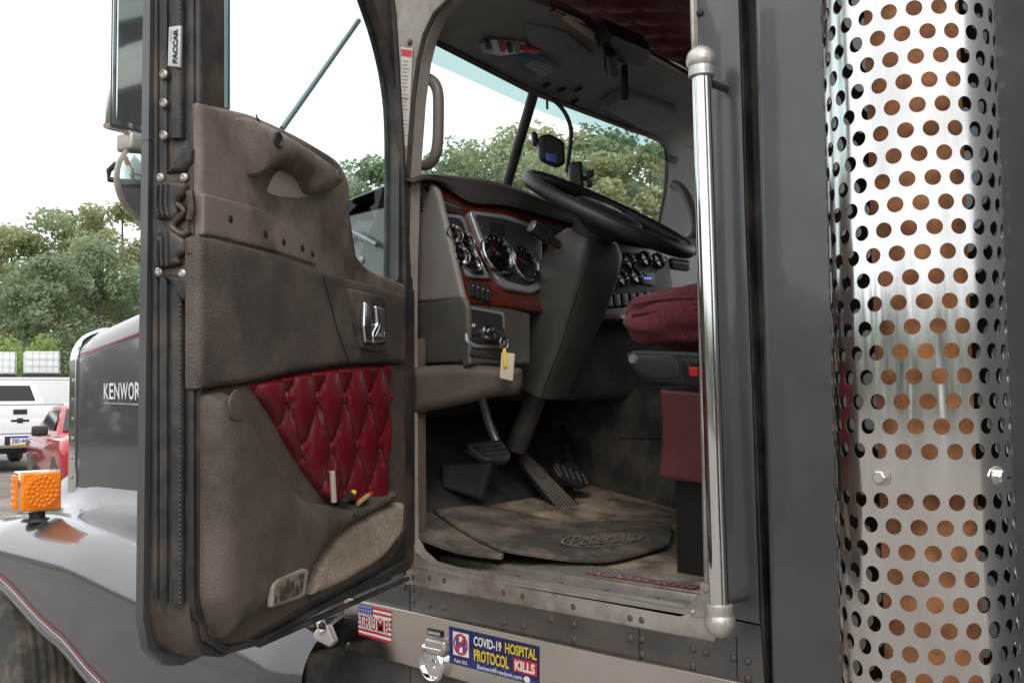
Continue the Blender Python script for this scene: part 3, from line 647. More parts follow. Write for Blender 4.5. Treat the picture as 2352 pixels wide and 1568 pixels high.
for p0,p1,r_ in (((824,48),(648,296),.008),((518,-300),(518,250),.011)):
    mb=MB(); tube(mb,[DOOR.at(p0[0],p0[1],-.16),DOOR.at(p1[0],p1[1],-.16)],r_*.85,mPipe,10); P('mirror_brace',mb)
# ================================================================= HOOD & FENDER
yC=.87; dzH=.055
def hoodring(x,zt,ys,zbot=.95):
    zt=zt+dzH; pts=[]
    half=[(ys,zbot),(ys,zt-.16)]+[(ys+.15*(1-math.cos(a)),zt-.16+.15*math.sin(a)) for a in [PI/2*k/8 for k in range(1,9)]]+[(ys+.35,zt+.012),(yC,zt+.03)]
    for y,z in half: pts.append(Vector((x,y,z)))
    for y,z in half[-2::-1]: pts.append(Vector((x,2*yC-y,z)))
    return pts
mb=MB(); loft(mb,[hoodring(-2.52,1.91,.225),hoodring(-2.45,1.925,.22),hoodring(-1.9,2.0,.22),hoodring(-1.0,2.05,.2),hoodring(-.55,2.06,.17)],mPaint)
for zo in (0,.012): tube(mb,[Vector((-2.5,.2145,1.785-zo+dzH)),Vector((-1.9,.2145,1.855-zo+dzH)),Vector((-1.0,.1945,1.93-zo+dzH))],.003 if zo==0 else .0015,mPin,6)
hood=P('hood',mb)
mb=MB(); loft(mb,[hoodring(-2.60,1.905,.228),hoodring(-2.59,1.92,.212),hoodring(-2.525,1.925,.21),hoodring(-2.52,1.915,.22)],mChrome)
for k in range(9): dome(mb,Vector((-2.545,.209,1.05+k*.085)),(0,-1,0),.008,.004,mAlu)
P('radiator_shell',mb)
HS=Pl((0,.212,0),(0,-1,0)); q=Quad(HS.at(240,880),HS.at(352,876),HS.at(352,919),HS.at(240,916),HS.n); mb=MB()
u_=0.0
for ch,wd_ in (('K',.115),('E',.1),('N',.12),('W',.165),('O',.125),('R',.115),('T',.1),('H',.115)):
    q.text(mb,ch,u_,0,u_+wd_-.012,1,.003,mWhite,.012); u_+=wd_+.006
q.rect(mb,0,1.2,1,1.3,.004,mAlu)
for k in range(4): q.disc(mb,.05+k*.25,1.1,.012,.04,.003,mAlu,8)
P('hood_emblem',mb,hood)
def interp(tab,x):
    if x<=tab[0][0]: return tab[0][1]
    for (a,b),(c,d) in zip(tab,tab[1:]):
        if x<=c:
            t=(x-a)/(c-a); t=t*t*(3-2*t)*.5+t*.5; return b+(d-b)*t
    return tab[-1][1]
ZT=[(-3.15,.85),(-3.0,1.03),(-2.67,1.15),(-2.3,1.185),(-1.6,1.19),(-.9,1.14),(-.24,1.07)]
ZL=[(-3.15,.5),(-3.0,.78),(-2.85,.92),(-2.6,.985),(-2.23,.946),(-1.66,.817),(-1.29,.716),(-.9,.6),(-.24,.5)]
mb=MB(); rings=[]; NX=60
for i in range(NX+1):
    x=-3.15+2.91*i/NX; zt=interp(ZT,x); zl=interp(ZL,x); rr=[]
    edge=max(0,(x+.34)/.10); ins=.05*min(1,edge)**2
    rr.append(Vector((x,.26,zt+.16))); rr.append(Vector((x,.215,zt+.08))); rr.append(Vector((x,.16,zt+.025)))
    for a in [PI/2*k/10 for k in range(11)]:
        rr.append(Vector((x,.06-(.26-ins)*math.sin(a),zt-.16*(1-math.cos(a)))))
    yo=-.2+ins
    for k in range(1,6): rr.append(Vector((x,yo+.004*math.sin(k/5*PI),zt-.16+(zl-zt+.16)*k/5)))
    rr.append(Vector((x,yo-.012,zl-.004))); rr.append(Vector((x,yo-.01,zl-.016))); rr.append(Vector((x,yo+.03,zl-.018))); rr.append(Vector((x,yo+.09,zl+.0)))
    rings.append(rr)
loft(mb,rings,mFend,closed=False)
xs=[-3.0+k*.1 for k in range(26)]
tube(mb,[Vector((x,-.2035,interp(ZL,x)+.028)) for x in xs],.0022,mPin,6); tube(mb,[Vector((x,-.2035,interp(ZL,x)+.017)) for x in xs],.0012,mWhite,6)
fen=P('fender',mb,sharp=60)
mb=MB(); wbox(mb,-3.1,-.3,.22,.26,.4,1.2,mBlkD); wbox(mb,-2.9,-.26,-.1,.24,1.04,1.06,mBlkD); wbox(mb,-.30,-.26,-.12,.26,.45,.98,mBlkD,.01); P('wheel_well',mb)
mb=MB(); wc=Vector((-2.6,-.16,.5)); lathe(mb,[(.3,0),(.42,-.012),(.47,-.008),(.497,.02),(.5,.05),(.5,.2),(.497,.23),(.47,.26),(.3,.26)],wc,(0,1,0),mTyre,64)
for k in range(5): lathe(mb,[(.4995,.055+k*.035),(.503,.06+k*.035),(.503,.075+k*.035),(.4995,.08+k*.035)],wc,(0,1,0),mTyre,64)
whl=P('front_wheel',mb); mb=MB(); lathe(mb,[(.3,.01),(.29,.06),(.12,.09),(.1,.02),(.001,.02)],wc,(0,1,0),mSteel,40); P('rim',mb,whl)
# turn signal
lc=dep(86,1127,3.95); mb=MB(); box(mb,lc,AX,(.03,.083,.082),mChrome,.008)
tube(mb,[lc-Vector((0,0,.08)),lc-Vector((0,0,.11))],.03,mBlk,14); lathe(mb,[(.06,0),(.05,.012),(.001,.012)],lc-Vector((0,0,.118)),(0,0,1),mBlk,20)
ts=P('turn_signal',mb,fen)
mb=MB(); box(mb,lc+Vector((.034,0,0)),AX,(.012,.076,.075),mAmber,.008)
lathe(mb,[(.072,.0),(.070,.006),(.06,.008),(.001,.010)],lc+Vector((.045,0,0)),(1,0,0),mAmber,32)
for rad,n_ in ((.056,18),(.038,12),(.02,7)):
    for k in range(n_): dome(mb,lc+Vector((.053,rad*math.cos(2*PI*k/n_),rad*math.sin(2*PI*k/n_))),(1,0,0),.0075,.005,mAmber,8)
P('lens',mb,ts)
mb=MB(); box(mb,lc+Vector((0,-.085,0)),AX,(.024,.006,.068),mAmber,.004); 
for k in range(5): box(mb,lc+Vector((0,-.092,-.05+k*.025)),AX,(.018,.003,.007),mAmber,.002)
P('side_lens',mb,ts)
# ================================================================= CAB INTERIOR
mb=MB(); wbox(mb,-.42,1.06,-.02,1.78,2.86,2.95,mPaintD,.02); wbox(mb,.1,1.02,.0,.03,2.78,2.86,mPaintD); P('cab_roof',mb)
mb=MB(); v=[];f=[]
n1,n2=60,50
for j in range(n2+1):
    for i in range(n1+1):
        x=-.1+1.12*i/n1; y=.05+1.68*j/n2; a=x/.16+y/.16;b=x/.16-y/.16
        v.append(Vector((x,y,2.845-.02*(abs(math.sin(PI*a))*abs(math.sin(PI*b)))**.4)))
for j in range(n2):
    for i in range(n1): a=j*(n1+1)+i; f.append([a,a+1,a+n1+2,a+n1+1])
mb.add(v,f,mHead); P('tufted_headliner',mb,sharp=80)
mb=MB(); wbox(mb,1.0,1.05,.04,1.74,1.15,2.86,mDash); P('rear_wall',mb)
mb=MB(); yF=1.78
slab(mb,[Vector((-.24,yF,1.1)),Vector((1.0,yF,1.1)),Vector((1.0,yF,2.86)),Vector((-.24,yF,2.86))],[[Vector((-.1,yF,2.0)),Vector((.7,yF,2.0)),Vector((.7,yF,2.62)),Vector((.1,yF,2.62)),Vector((-.04,yF,2.55))]],Vector((0,-1,0)),.05,mFar)
wbox(mb,-.5,-.24,1.74,1.80,1.1,2.1,mFar)
P('passenger_side_wall',mb)
mb=MB()
fp=lambda x,y:1.23-.16*(x-.4)+.06*(y-.3)
fx=[-.35,-.2,0,.2,.4,.7,1.0]; fy=[.2,.5,.9,1.3,1.74]
v=[Vector((x,y,(fp(x,y) if x<.45 else fp(.45,y)) )) for x in fx for y in fy]; f=[[i*5+j,(i+1)*5+j,(i+1)*5+j+1,i*5+j+1] for i in range(6) for j in range(4)]
mb.add(v,f,mFloor); mb.add([p-Vector((0,0,.06)) for p in v],f,mFloor)
for k in range(26): tube(mb,[FLOOR.at(1050+k*8,1150,.001),FLOOR.at(1090+k*9,1180,.001)],.0025,mFloor,5)
for k in range(150):
    x=-.15+.75*random.random(); y=.24+.75*random.random(); z=(fp(x,y) if x<.45 else fp(.45,y)); dome(mb,Vector((x,y,z)),(0,0,1),.0025+.003*random.random(),.002,mFloor if k%3 else mCarpet,5)
P('cab_floor',mb)
mb=MB(); wbox(mb,-.40,-.34,.03,1.74,1.1,2.2,mKick)
mb.add([Vector((-.12,.1,1.305)),Vector((-.12,1.2,1.37)),Vector((-.34,1.2,1.62)),Vector((-.34,.1,1.56))],[[0,1,2,3]],mKick)
wbox(mb,-.36,.0,.03,.06,1.15,1.78,mKnee)
P('firewall',mb)
zs=SIDE.at(1200,1337).z-.004
mb=MB(); wbox(mb,-.02,.885,-.0,.1,zs-.05,zs,mAlu,.006); wbox(mb,.0,.89,.1,.235,zs-.03,zs+.012,mAlu,.004)
tube(mb,[Vector((-.0,.03,zs+.002)),Vector((.87,.03,zs+.002))],.006,mAlu,8)
for k in range(7): wbox(mb,.30,.87,.112+k*.0165,.12+k*.0165,zs+.012,zs+.016,mAlu,.001,1)
for k in range(7): dome(mb,Vector((.06+k*.13,.06,zs+.0)),(0,0,1),.007,.003,mRust)
sill=P('door_sill',mb)
mb=MB(); q=Quad(Vector((.47,.165,zs+.0165)),Vector((.76,.165,zs+.0165)),Vector((.76,.115,zs+.0165)),Vector((.47,.115,zs+.0165)),(0,0,1))
q.rect(mb,0,0,1,1,0,M('worn_red_enamel',(.22,.05,.04),.6,nv=.5,ns=50)); q.text(mb,'KENWORTH',.04,.15,.96,.85,.0008,mGreyP,.02); P('tread_nameplate',mb,sill)
mb=MB(); plate(mb,FLOOR,[(944,1160,10),(990,1168,8),(1070,1215,30),(1160,1262,20),(1155,1274,8),(1050,1262,40),(944,1222,8)],.0,.012,.005,mMat); P('floor_edge',mb)
mb=MB()
out=rp([(992,1165,8),(1095,1158,20),(1200,1176,40),(1300,1198,40),(1400,1192,40),(1546,1196,10),(1540,1246,16),(1400,1284,40),(1300,1280,40),(1150,1258,40),(1065,1215,30)],10)
def wav(p,s): return .005*math.sin(p.x*17+p.y*6+math.sin(p.y*9))*min(1,s/.04)
pillow3(mb,[FLOOR.at(x,y,.026)-FLOOR.n*.01 for x,y in out],FLOOR.n,.010,.005,mMat,wav)
q=Quad(FLOOR.at(1300,1222,.034),FLOOR.at(1490,1210,.034),FLOOR.at(1478,1246,.034),FLOOR.at(1276,1262,.034),FLOOR.n)
mLogo=M('worn_mat_emboss',(.15,.125,.1),.85,0,nv=.4,ns=40); q.ring(mb,.5,.5,.5,.5,.94,0,mLogo); q.text(mb,'Peterbilt',.12,.24,.9,.83,0,mLogo,.015)
tag(mb.build('floor_mat'),'dusty black rubber floor mat with oval script logo on the cab floor','mat')
# dash
mb=MB()
topc=cat([(938,416),(960,404),(1000,400),(1110,412),(1200,436),(1310,480),(1420,515),(1600,548),(1700,575)],6)
lowc=cat([(945,424),(985,415),(1020,428),(1080,464),(1170,474),(1290,508),(1420,550),(1600,574),(1700,587)],6)
rings=[]
for tpt,lpt in zip(topc,lowc):
    a=DASH.at(lpt.x,lpt.y,.004); b=DASH.at(lpt.x,lpt.y,.024); c=DASH.at(tpt.x,tpt.y,.012); c2=c+Vector((-.03,0,.006)); d=Vector((-.42,c.y,c.z-.03))
    rings.append([a,a.lerp(b,.6),b.lerp(c,.25)+DASH.n*.006,b.lerp(c,.8)+DASH.n*.006,c,c2,d])
loft(mb,rings,mBrow,closed=False)
dash=P('dashboard',mb,sharp=60)
mb=MB(); plate(mb,CAP,[(944,412,12),(985,418,14),(1004,436,16),(1034,560,40),(1064,688,6),(938,696,4),(934,640),(936,440)],.0,.014,.01,mCap)
cap=P('dash_end_panel',mb,dash)
mb=MB(); plate(mb,CAP,[(948,440),(962,438),(972,470),(970,484),(955,488),(950,470)],.014,.003,.002,mInk,r=5)
for k in range(6): tube(mb,[CAP.at(950+k*1.5,448+k*7,.018),CAP.at(966+k*1.2,444+k*7,.018)],.0018,mCap,6)
P('defroster_vent',mb,cap)
mb=MB(); plate(mb,CAP,[(936,698,4),(1066,680,16),(1074,705,8),(1078,832,10),(938,838,4)],.0,.012,.008,mDash); 
plate(mb,DASH,[(1062,688,6),(1172,704,4),(1220,720,4),(1220,836,4),(1080,836,6)],-.03,.025,.008,mDash)
ld=P('lower_dash',mb,dash)
mb=MB(); plate(mb,DASH,[(1070,700,8),(1160,716,8),(1163,790,8),(1155,800,6),(1092,798,10),(1072,786,10)],-.004,.0085,.004,mSilv); plate(mb,DASH,[(1076,708,8),(1154,722,8),(1157,784,8),(1150,792,6),(1096,790,10),(1078,780,10)],.0045,.002,.001,mBlk)
for x in (1082,1094): plate(mb,DASH,[(x,736,3),(x+9,738,3),(x+11,770,3),(x+2,768,3)],.006,.006,.003,mBlk)
q=Quad(DASH.at(1078,742,.0125),DASH.at(1092,744,.0125),DASH.at(1092,752,.0125),DASH.at(1078,750,.0125),DASH.n); q.text(mb,'OFF',0,0,1,1,0,mWhite)
lathe(mb,[(.001,0),(.022,0),(.022,.008),(.018,.014),(.008,.014),(.007,.02),(.001,.02)],DASH.at(1117,765,.006),DASH.n,mSteel,22)
for k in range(6): plate(mb,DASH,[(1082+k*13,806+k*1.5,2),(1092+k*13,807+k*1.5,2),(1092+k*13,818+k*1.5,2),(1082+k*13,817+k*1.5,2)],-.006,.006,.002,mBlk)
P('ignition_panel',mb,dash)
mb=MB(); KN=Pl((0,.1,0),(.45,-1,-.05)); plate(mb,KN,[(938,842,6),(1060,836,8),(1190,846,8),(1190,905,20),(1120,912,20),(1050,930,30),(940,953,4)],-.02,.03,.024,mKnee); P('knee_panel',mb,dash)
mb=MB(); plate(mb,DASH,[(985,420,4),(1015,424),(1078,455,16),(1170,468,16),(1290,500,10),(1420,548,10),(1700,590,4),(1700,735,4),(1400,735,10),(1230,714,10),(1165,705,20),(1066,694,4),(1034,560,30)],-.02,.022,.006,mWood)
wood=P('wood_fascia',mb,dash)
mb=MB(); plate(mb,DASH,[(1400,572,8),(1535,590,8),(1545,664,8),(1500,668,10),(1400,676,8)],.002,.003,.001,mDash); P('centre_gauge_panel',mb,wood)
def vent(px,parent):
    mb=MB(); plate(mb,DASH,px,.002,.005,.002,mBlk,r=6)
    (a,b,c,d)=[Vector(p) for p in px]
    for k in range(1,7):
        t_=k/7; l=a.lerp(d,t_)*.93+b.lerp(c,t_)*.07; r_=a.lerp(d,t_)*.07+b.lerp(c,t_)*.93; tube(mb,[DASH.at(l.x,l.y,.009),DASH.at(r_.x,r_.y,.009)],.0018,mSilv if k in(3,) else mDash,6)
    P('air_vent',mb,parent)
vent([(1004,446),(1054,466),(1070,498),(1016,482)],wood); vent([(1246,512),(1300,526),(1304,556),(1252,548)],wood); vent([(1540,590),(1584,596),(1586,622),(1544,616)],wood)
mb=MB(); plate(mb,DASH,[(1012,488,8),(1066,494,10),(1088,560,20),(1128,640,8),(1076,636,10),(1048,585,20)],.002,.009,.004,mSilv); plate(mb,DASH,[(1020,496,8),(1060,502,10),(1080,560,20),(1115,632,8),(1080,626,10),(1054,580,20)],.011,.002,.001,mBlk); P('gauge_bezel',mb,wood)
mb=MB(); plate(mb,DASH,[(1078,482,10),(1165,492,16),(1245,522,16),(1248,660,10),(1226,674,14),(1160,662,14),(1142,640,16),(1106,560,20)],.002,.014,.006,mSilv); plate(mb,DASH,[(1090,492,10),(1160,502,16),(1237,530,16),(1238,640,10),(1218,658,14),(1162,644,14),(1148,622,16),(1116,560,20)],.016,.002,.001,mBlk)
plate(mb,DASH,[(1122,510,4),(1160,516,4),(1163,542,4),(1126,537,4)],.018,.002,.001,mDarkG)
clus=P('instrument_cluster',mb,dash)
def gauge(px,py,r,off,parent,nt=9,needle=2.2):
    c=DASH.at(px,py,off); n_=DASH.n; mb=MB()
    lathe(mb,[(r,0),(r,.010),(r*.96,.013),(r*.91,.011),(r*.88,.003)],c,n_,mGaugeR,32)
    lathe(mb,[(r*.9,.0),(r*.9,.003),(.0005,.003)],c,n_,mGaug,28)
    yv=Vector((0,1,0)); zv=n_.cross(yv)*-1
    if zv.z<0: zv=-zv
    for k in range(nt):
        an=math.radians(225-270*k/(nt-1)); d=yv*math.cos(an)+zv*math.sin(an); t_=n_.cross(d)
        w=r*.022; a=c+d*r*.72+n_*.0036; b=c+d*r*.84+n_*.0036
        mb.add([a-t_*w,a+t_*w,b+t_*w,b-t_*w],[[0,1,2,3]],mGreyP)
    d=yv*math.cos(needle)+zv*math.sin(needle); t_=n_.cross(d); w=r*.03; a=c-d*r*.1+n_*.005; b=c+d*r*.65+n_*.005
    mb.add([a-t_*w,a+t_*w,b],[[0,1,2]],mRedP); lathe(mb,[(r*.1,.003),(r*.1,.008),(.0003,.008)],c,n_,mBlk,12)
    P('gauge',mb,parent)
gauge(1142,585,.060,.018,clus,13,2.4); gauge(1204,606,.054,.018,clus,11,2.6)
for x,y in ((1040,540),(1067,556),(1056,590),(1084,606)): gauge(x,y,.026,.013,wood,5,2.5)
for x,y in ((1442,600),(1480,596),(1425,640),(1458,636),(1510,600)): gauge(x,y,.027,.005,wood,5,2.5)
mb=MB(); plate(mb,DASH,[(1474,622,4),(1504,626,4),(1505,656,4),(1476,652,4)],.005,.006,.002,mBlk)
for k in range(3): plate(mb,DASH,[(1480+k*6,636,1),(1484+k*6,637,1),(1484+k*6,642,1),(1480+k*6,641,1)],.011,.001,.0005,M('blue_led',(.1,.2,.9),.4,emit=1.5))
P('clock_display',mb,wood)
def rocker_sw(x,y,w,h,parent):
    mb=MB(); plate(mb,DASH,[(x,y,2),(x+w,y+1,2),(x+w+3,y+h,2),(x+3,y+h-1,2)],.003,.010,.003,mBlk); plate(mb,DASH,[(x+3,y+h*.3,1),(x+w-2,y+h*.32,1),(x+w-2,y+h*.4,1),(x+3,y+h*.38,1)],.0135,.0006,.0003,mGreyP); P('rocker_switch',mb,parent)
for k in range(4): rocker_sw(1082+k*11.5,642+k*4,9,38,wood)
for k in range(8): rocker_sw(1392+k*18,676-k*1.4,14,28,wood)
mb=MB(); HV=Pl((.0,.9,1.7),(.95,-.1,.2)); plate(mb,HV,[(1326,742,8),(1432,728,8),(1436,806,10),(1316,822,10)],0,.02,.008,mBlk)
for x,y in ((1362,772),(1402,770)): lathe(mb,[(.03,0),(.028,.018),(.022,.02),(.001,.02)],HV.at(x,y,.02),HV.n,mDash,24); 
P('climate_panel',mb,dash)
mb=MB(); wbox(mb,-.38,.04,.45,1.7,1.62,1.88,mKick,.03); P('dash_underside',mb,dash)
mb=MB(); wbox(mb,-.34,.38,.86,1.3,1.2,1.66,mBlkD,.05); wbox(mb,.0,.35,.85,.87,1.5,1.6,mBlkD,.005); P('engine_tunnel',mb)
# steering column
secs=[(1352,566,.092,.072),(1335,610,.098,.086),(1305,690,.096,.09),(1275,780,.086,.088),(1248,850,.078,.08),(1238,890,.074,.072)]
cs=[Y(x,y,.47) for x,y,_,_ in secs]; rings=[]
axd=(cs[0]-cs[-1]).normalized(); dv=axd.cross(Vector((0,1,0))).normalized()
for c,(x,y,hw,hd) in zip(cs,secs):
    rr=[]
    for k in range(32):
        an=2*PI*k/32; cx,sx=math.cos(an),math.sin(an); e=.5
        rr.append(c+Vector((0,1,0))*(hw*math.copysign(abs(cx)**e,cx))+dv*(hd*math.copysign(abs(sx)**e,sx)))
    rings.append(rr)
c0=rings[0]; ctr=sum(c0,Vector())/32
rings.insert(0,[ctr+(p-ctr)*.75+axd*.03 for p in c0])
mb=MB(); loft(mb,rings,mCol); tube(mb,[cs[-1],Y(1185,1030,.47)],.032,mKick,14); tube(mb,[cs[0],cs[0]+axd*.1],.06,mBlk,20)
tube(mb,[rings[k][21]*1.0+(rings[k][21]-sum(rings[k],Vector())/32)*.004 for k in range(1,7)],.0015,mInk,6)
colm=P('steering_column',mb)
mb=MB(); a=Y(1300,575,.40); b=Y(1222,520,.30); tube(mb,[a,a.lerp(b,.5),a.lerp(b,.55),b],[.011,.012,.018,.019],mBlk,16); lathe(mb,[(.018,0),(.016,.004),(.001,.004)],b,(b-a),mSilv,20); lathe(mb,[(.03,0),(.024,.015),(.012,.02)],a,(b-a),mBlk,20); P('indicator_stalk',mb,colm)
aw=math.radians(30.5); bw=math.radians(8); wn=Vector((math.sin(aw)*math.cos(bw),math.sin(aw)*math.sin(bw),math.cos(aw))); wc=Y(1398,490,.48); RW=.236
wu=(Vector((0,1,0))-wn*wn.y).normalized(); wv_=wn.cross(wu)
mb=MB(); rings=[]
for k in range(72):
    an=2*PI*k/72; d=wu*math.cos(an)+wv_*math.sin(an)
    rings.append([wc+d*RW+(d*math.cos(b)+wn*math.sin(b))*.019 for b in [2*PI*j/14 for j in range(14)]])
rings.append(rings[0]); loft(mb,rings,M('wheel_leather',(.02,.02,.021),.42,nv=.2,ns=12,bump=.3,bs=400),True,False)
wheel=P('steering_wheel',mb)
for k in range(4):
    mb=MB(); an=PI/4+k*PI/2+(.25 if k%2 else -.25); d=wu*math.cos(an)+wv_*math.sin(an); t_=wn.cross(d)
    rings=[]
    for s_,w,h,dz in ((.06,.04,.014,-.02),(.12,.034,.012,-.016),(.19,.03,.01,-.008),(RW,.026,.009,0)):
        c=wc+d*s_+wn*dz; rings.append([c+t_*w+wn*h*.5,c+t_*w*.6+wn*h,c-t_*w*.6+wn*h,c-t_*w+wn*h*.5,c-t_*w-wn*h*.5,c-t_*w*.6-wn*h,c+t_*w*.6-wn*h,c+t_*w-wn*h*.5])
    loft(mb,rings,mBlk); P('spoke',mb,wheel)
mb=MB(); lathe(mb,[(.001,-.06),(.06,-.06),(.085,-.03),(.1,-.012),(.098,.004),(.085,.012),(.03,.016),(.001,.016)],wc,wn,mBlk,36); lathe(mb,[(.03,.0155),(.028,.018),(.001,.0185)],wc,wn,mSilv,24); P('horn_pad',mb,wheel)
# pedals
PD1=Pl(Y(1125,1035,.36),(.75,-.25,.6)); mb=MB(); plate(mb,PD1,[(1074,1016,6),(1152,1008,6),(1176,1044,6),(1168,1058,6),(1116,1056,8),(1080,1030,8)],0,.02,.006,mBlkD)
for k in range(4): tube(mb,[PD1.at(1082+k*9,1019+k*9,.021),PD1.at(1148+k*7,1012+k*9,.021)],.003,mRub,6)
pa=PD1.at(1142,1018,.0); dd=(pa-CAM).dot(fw)
tube(mb,[pa,dep(1122,968,dd+.02),dep(1104,905,dd+.05)],.013,mBall,10); P('clutch_pedal',mb)
PD2=Pl(Y(1270,1110,.62),(.72,-.15,.66)); mb=MB(); A4=[(1184,1048,8),(1208,1033,8),(1347,1172,8),(1340,1190,8),(1302,1192,8)]
plate(mb,PD2,A4,0,.016,.005,mBlk)
for k in range(6):
    o=k/6+.08; a=PD2.at(1190+o*16,1051-o*15,.0168);b=PD2.at(1300+o*42,1186-o*12,.0168); tube(mb,[a,b],.0042,mKnee,6)
q=Quad(PD2.at(1215,1072,.022),PD2.at(1240,1062,.022),PD2.at(1262,1092,.022),PD2.at(1240,1102,.022),PD2.n); q.ring(mb,.5,.5,.5,.5,.75,0,mKnee)
tube(mb,[PD2.at(1220,1060,-.01),PD2.at(1170,990,-.05)],.01,mRub,8); P('accelerator_pedal',mb)
PD3=Pl(Y(1315,1088,.68),(.75,-.15,.6)); mb=MB(); plate(mb,PD3,[(1268,1066,8),(1312,1058,10),(1356,1084,10),(1364,1106,8),(1335,1118,10),(1285,1094,10)],0,.018,.006,mBlk)
for k in range(5): tube(mb,[PD3.at(1278+k*15,1064+k*6,.019),PD3.at(1290+k*15,1092+k*5,.019)],.0035,mKnee,6)
tube(mb,[PD3.at(1310,1075,-.01),PD3.at(1290,960,-.12)],.012,mRub,8); P('brake_pedal',mb)
mb=MB(); PB=Pl(Y(1100,1110,.3),(.5,-1,0)); plate(mb,PB,[(1010,1066),(1130,1060),(1105,1150),(1012,1120)],-.05,.03,.012,mKick,r=6); P('pedal_bracket',mb)
# seat
p=Y(1414,735,.24); zt_=Y(1500,666,.3).z; zb_=Y(1440,803,.24).z
mb=MB(); rings=[]
x0s,x1s=p.x,1.0; ys0,ys1=.24,.74; zc=(zt_+zb_)/2; hz=(zt_-zb_)/2
NR=34
for i in range(NR+1):
    t_=(i/NR)**1.4; x=x0s+(x1s-x0s)*t_; fr=min(1,(t_*(x1s-x0s)/.08)); e=max(.05,math.sqrt(max(0,1-(1-fr)**2)))
    rr=[]
    for k in range(64):
        an=2*PI*k/64; cx,sx=math.cos(an),math.sin(an); ex=.5
        wob=.005*math.sin(9*an+7*x)+.003*math.sin(23*x+4*an)+.003*math.sin(41*x-6*an+2*math.sin(3*an))
        yy=(ys0+ys1)/2+((ys1-ys0)/2*(.87+.13*e)+wob)*math.copysign(abs(cx)**ex,cx)
        zz=zc+(hz*e+wob)*math.copysign(abs(sx)**.65,sx)+(.03*t_ if sx>0 else 0)
        rr.append(Vector((x,yy,zz)))
    rings.append(rr)
loft(mb,rings,mSeat)
seat=P('driver_seat',mb,sharp=70)
for (dz,dy) in ((.01,0),(.035,.004)):
    mb=MB(); tube(mb,[Vector((x0s+.05+.06*k,ys0-.002+dy,zc+dz+.006*math.sin(k))) for k in range(8)],.004,mSeat,8)
    P('seat_fold',mb,seat)
mb=MB(); box(mb,((.95),.49,2.2),((1,0,.12),(0,1,0),(-.12,0,1)),(.06,.25,.33),mSeat,.05,4); P('seat_back',mb,seat)
SP=Pl((0,.235,0),(0,-1,0)); mb=MB()
plate(mb,SP,[(1434,812,6),(1455,803,10),(1560,806,10),(1680,812,6),(1680,880,6),(1590,888,14),(1500,878,20),(1460,862,16),(1440,838,10)],-.02,.025,.008,mBlk)
plate(mb,SP,[(1440,816,8),(1540,815,10),(1558,832,10),(1560,868,10),(1500,868,16),(1462,850,16)],.005,.003,.002,M('satin_black',(.04,.04,.042),.25))
lathe(mb,[(.012,0),(.01,.006),(.001,.006)],SP.at(1455,824,.008),SP.n,mSilv,16)
sp=P('seat_control_panel',mb,seat)
mb=MB(); plate(mb,SP,[(1564,822,4),(1612,824,4),(1612,876,4),(1570,876,4)],.005,.003,.002,mInk); plate(mb,SP,[(1580,842,3),(1602,843,3),(1602,866,3),(1582,864,3)],.008,.010,.004,M('red_switch',(.6,.02,.015),.4)); plate(mb,SP,[(1582,826,3),(1602,827,3),(1602,838,3),(1584,838,3)],.008,.006,.003,mBlk); P('seat_switch',mb,sp)
mb=MB(); plate(mb,SP,[(1510,890,6),(1720,905,4),(1720,1122,4),(1612,1112,8),(1507,1098,8),(1518,1000,40)],-.03,.02,.012,mFlap); P('seat_skirt',mb,seat)
mb=MB(); pp=Y(1548,1190,.3); wbox(mb,pp.x,.98,.3,.68,1.16,zb_-.1,mBlk,.012); P('seat_base',mb,seat)
# overhead console
mb=MB(); 
hp_=[HDR.at(x,y) for x,y in [(985,86),(1008,34),(1045,-5),(1150,-20),(1290,28),(1450,112),(1640,215),(1640,345),(1525,327),(1400,283),(1228,208),(1100,142)]]
slab(mb,hp_,[],HDR.n,.05,mHeadl)
over=P('overhead_console',mb)
mb=MB(); plate(mb,HDR,[(1386,252,10),(1440,216,14),(1560,258,14),(1562,290,10),(1480,304,14)],0,.035,.015,mHeadl); P('visor_box',mb,over)
mb=MB(); plate(mb,HDR,[(1205,55),(1300,75),(1370,130),(1330,150),(1215,105)],0,.01,.006,mHeadl); P('map_light_panel',mb,over)
mb=MB(); tube(mb,[HDR.at(x,y,.0) for x,y in [(1270,18),(1460,108),(1640,205)]],.012,mWood,10); P('wood_edge_trim',mb,over)
for x,y in ((1255,195),(1290,205),(1320,232),(1328,205)):
    mb=MB(); lathe(mb,[(.014,0),(.012,.012),(.001,.013)],HDR.at(x,y),HDR.n,mBlk,14); P('visor_clip',mb,over)
mb=MB(); tube(mb,[HDR.at(1256,195,.0),HDR.at(1257,250,.03)],.004,mBlk,6); P('antenna_lead',mb,over)
# windshield
At=HDR.at(984,88); Ct=HDR.at(1228,207); Bt=HDR.at(1560,342)
Cb=dep(1160,440,(Ct-CAM).dot(fw)+.12); 
Ab=Vector((At.x-.12,.06,2.1)); Bb=Vector((Bt.x-.1,1.78,2.1)); Cb2=Ct+(Cb-Ct)*1.4
mb=MB(); mb.add([At,Ct,Cb2,Ab],[[0,1,2,3]],mWind); mb.add([Ct,Bt,Bb,Cb2],[[0,1,2,3]],mWind); ws=P('windshield',mb,recalc=False)
mb=MB(); tube(mb,[Ct,Cb2],.017,mRub,10); P('centre_post',mb,ws)
nW=(Bt-Ct).cross(Cb2-Ct).normalized()
if nW.dot(CAM-Ct)<0: nW=-nW
WP=Pl(Ct+nW*.012,nW)
edge_=[(1228,214),(1330,252),(1440,294),(1500,316),(1524,332),(1531,356),(1530,420),(1522,470),(1508,540)]
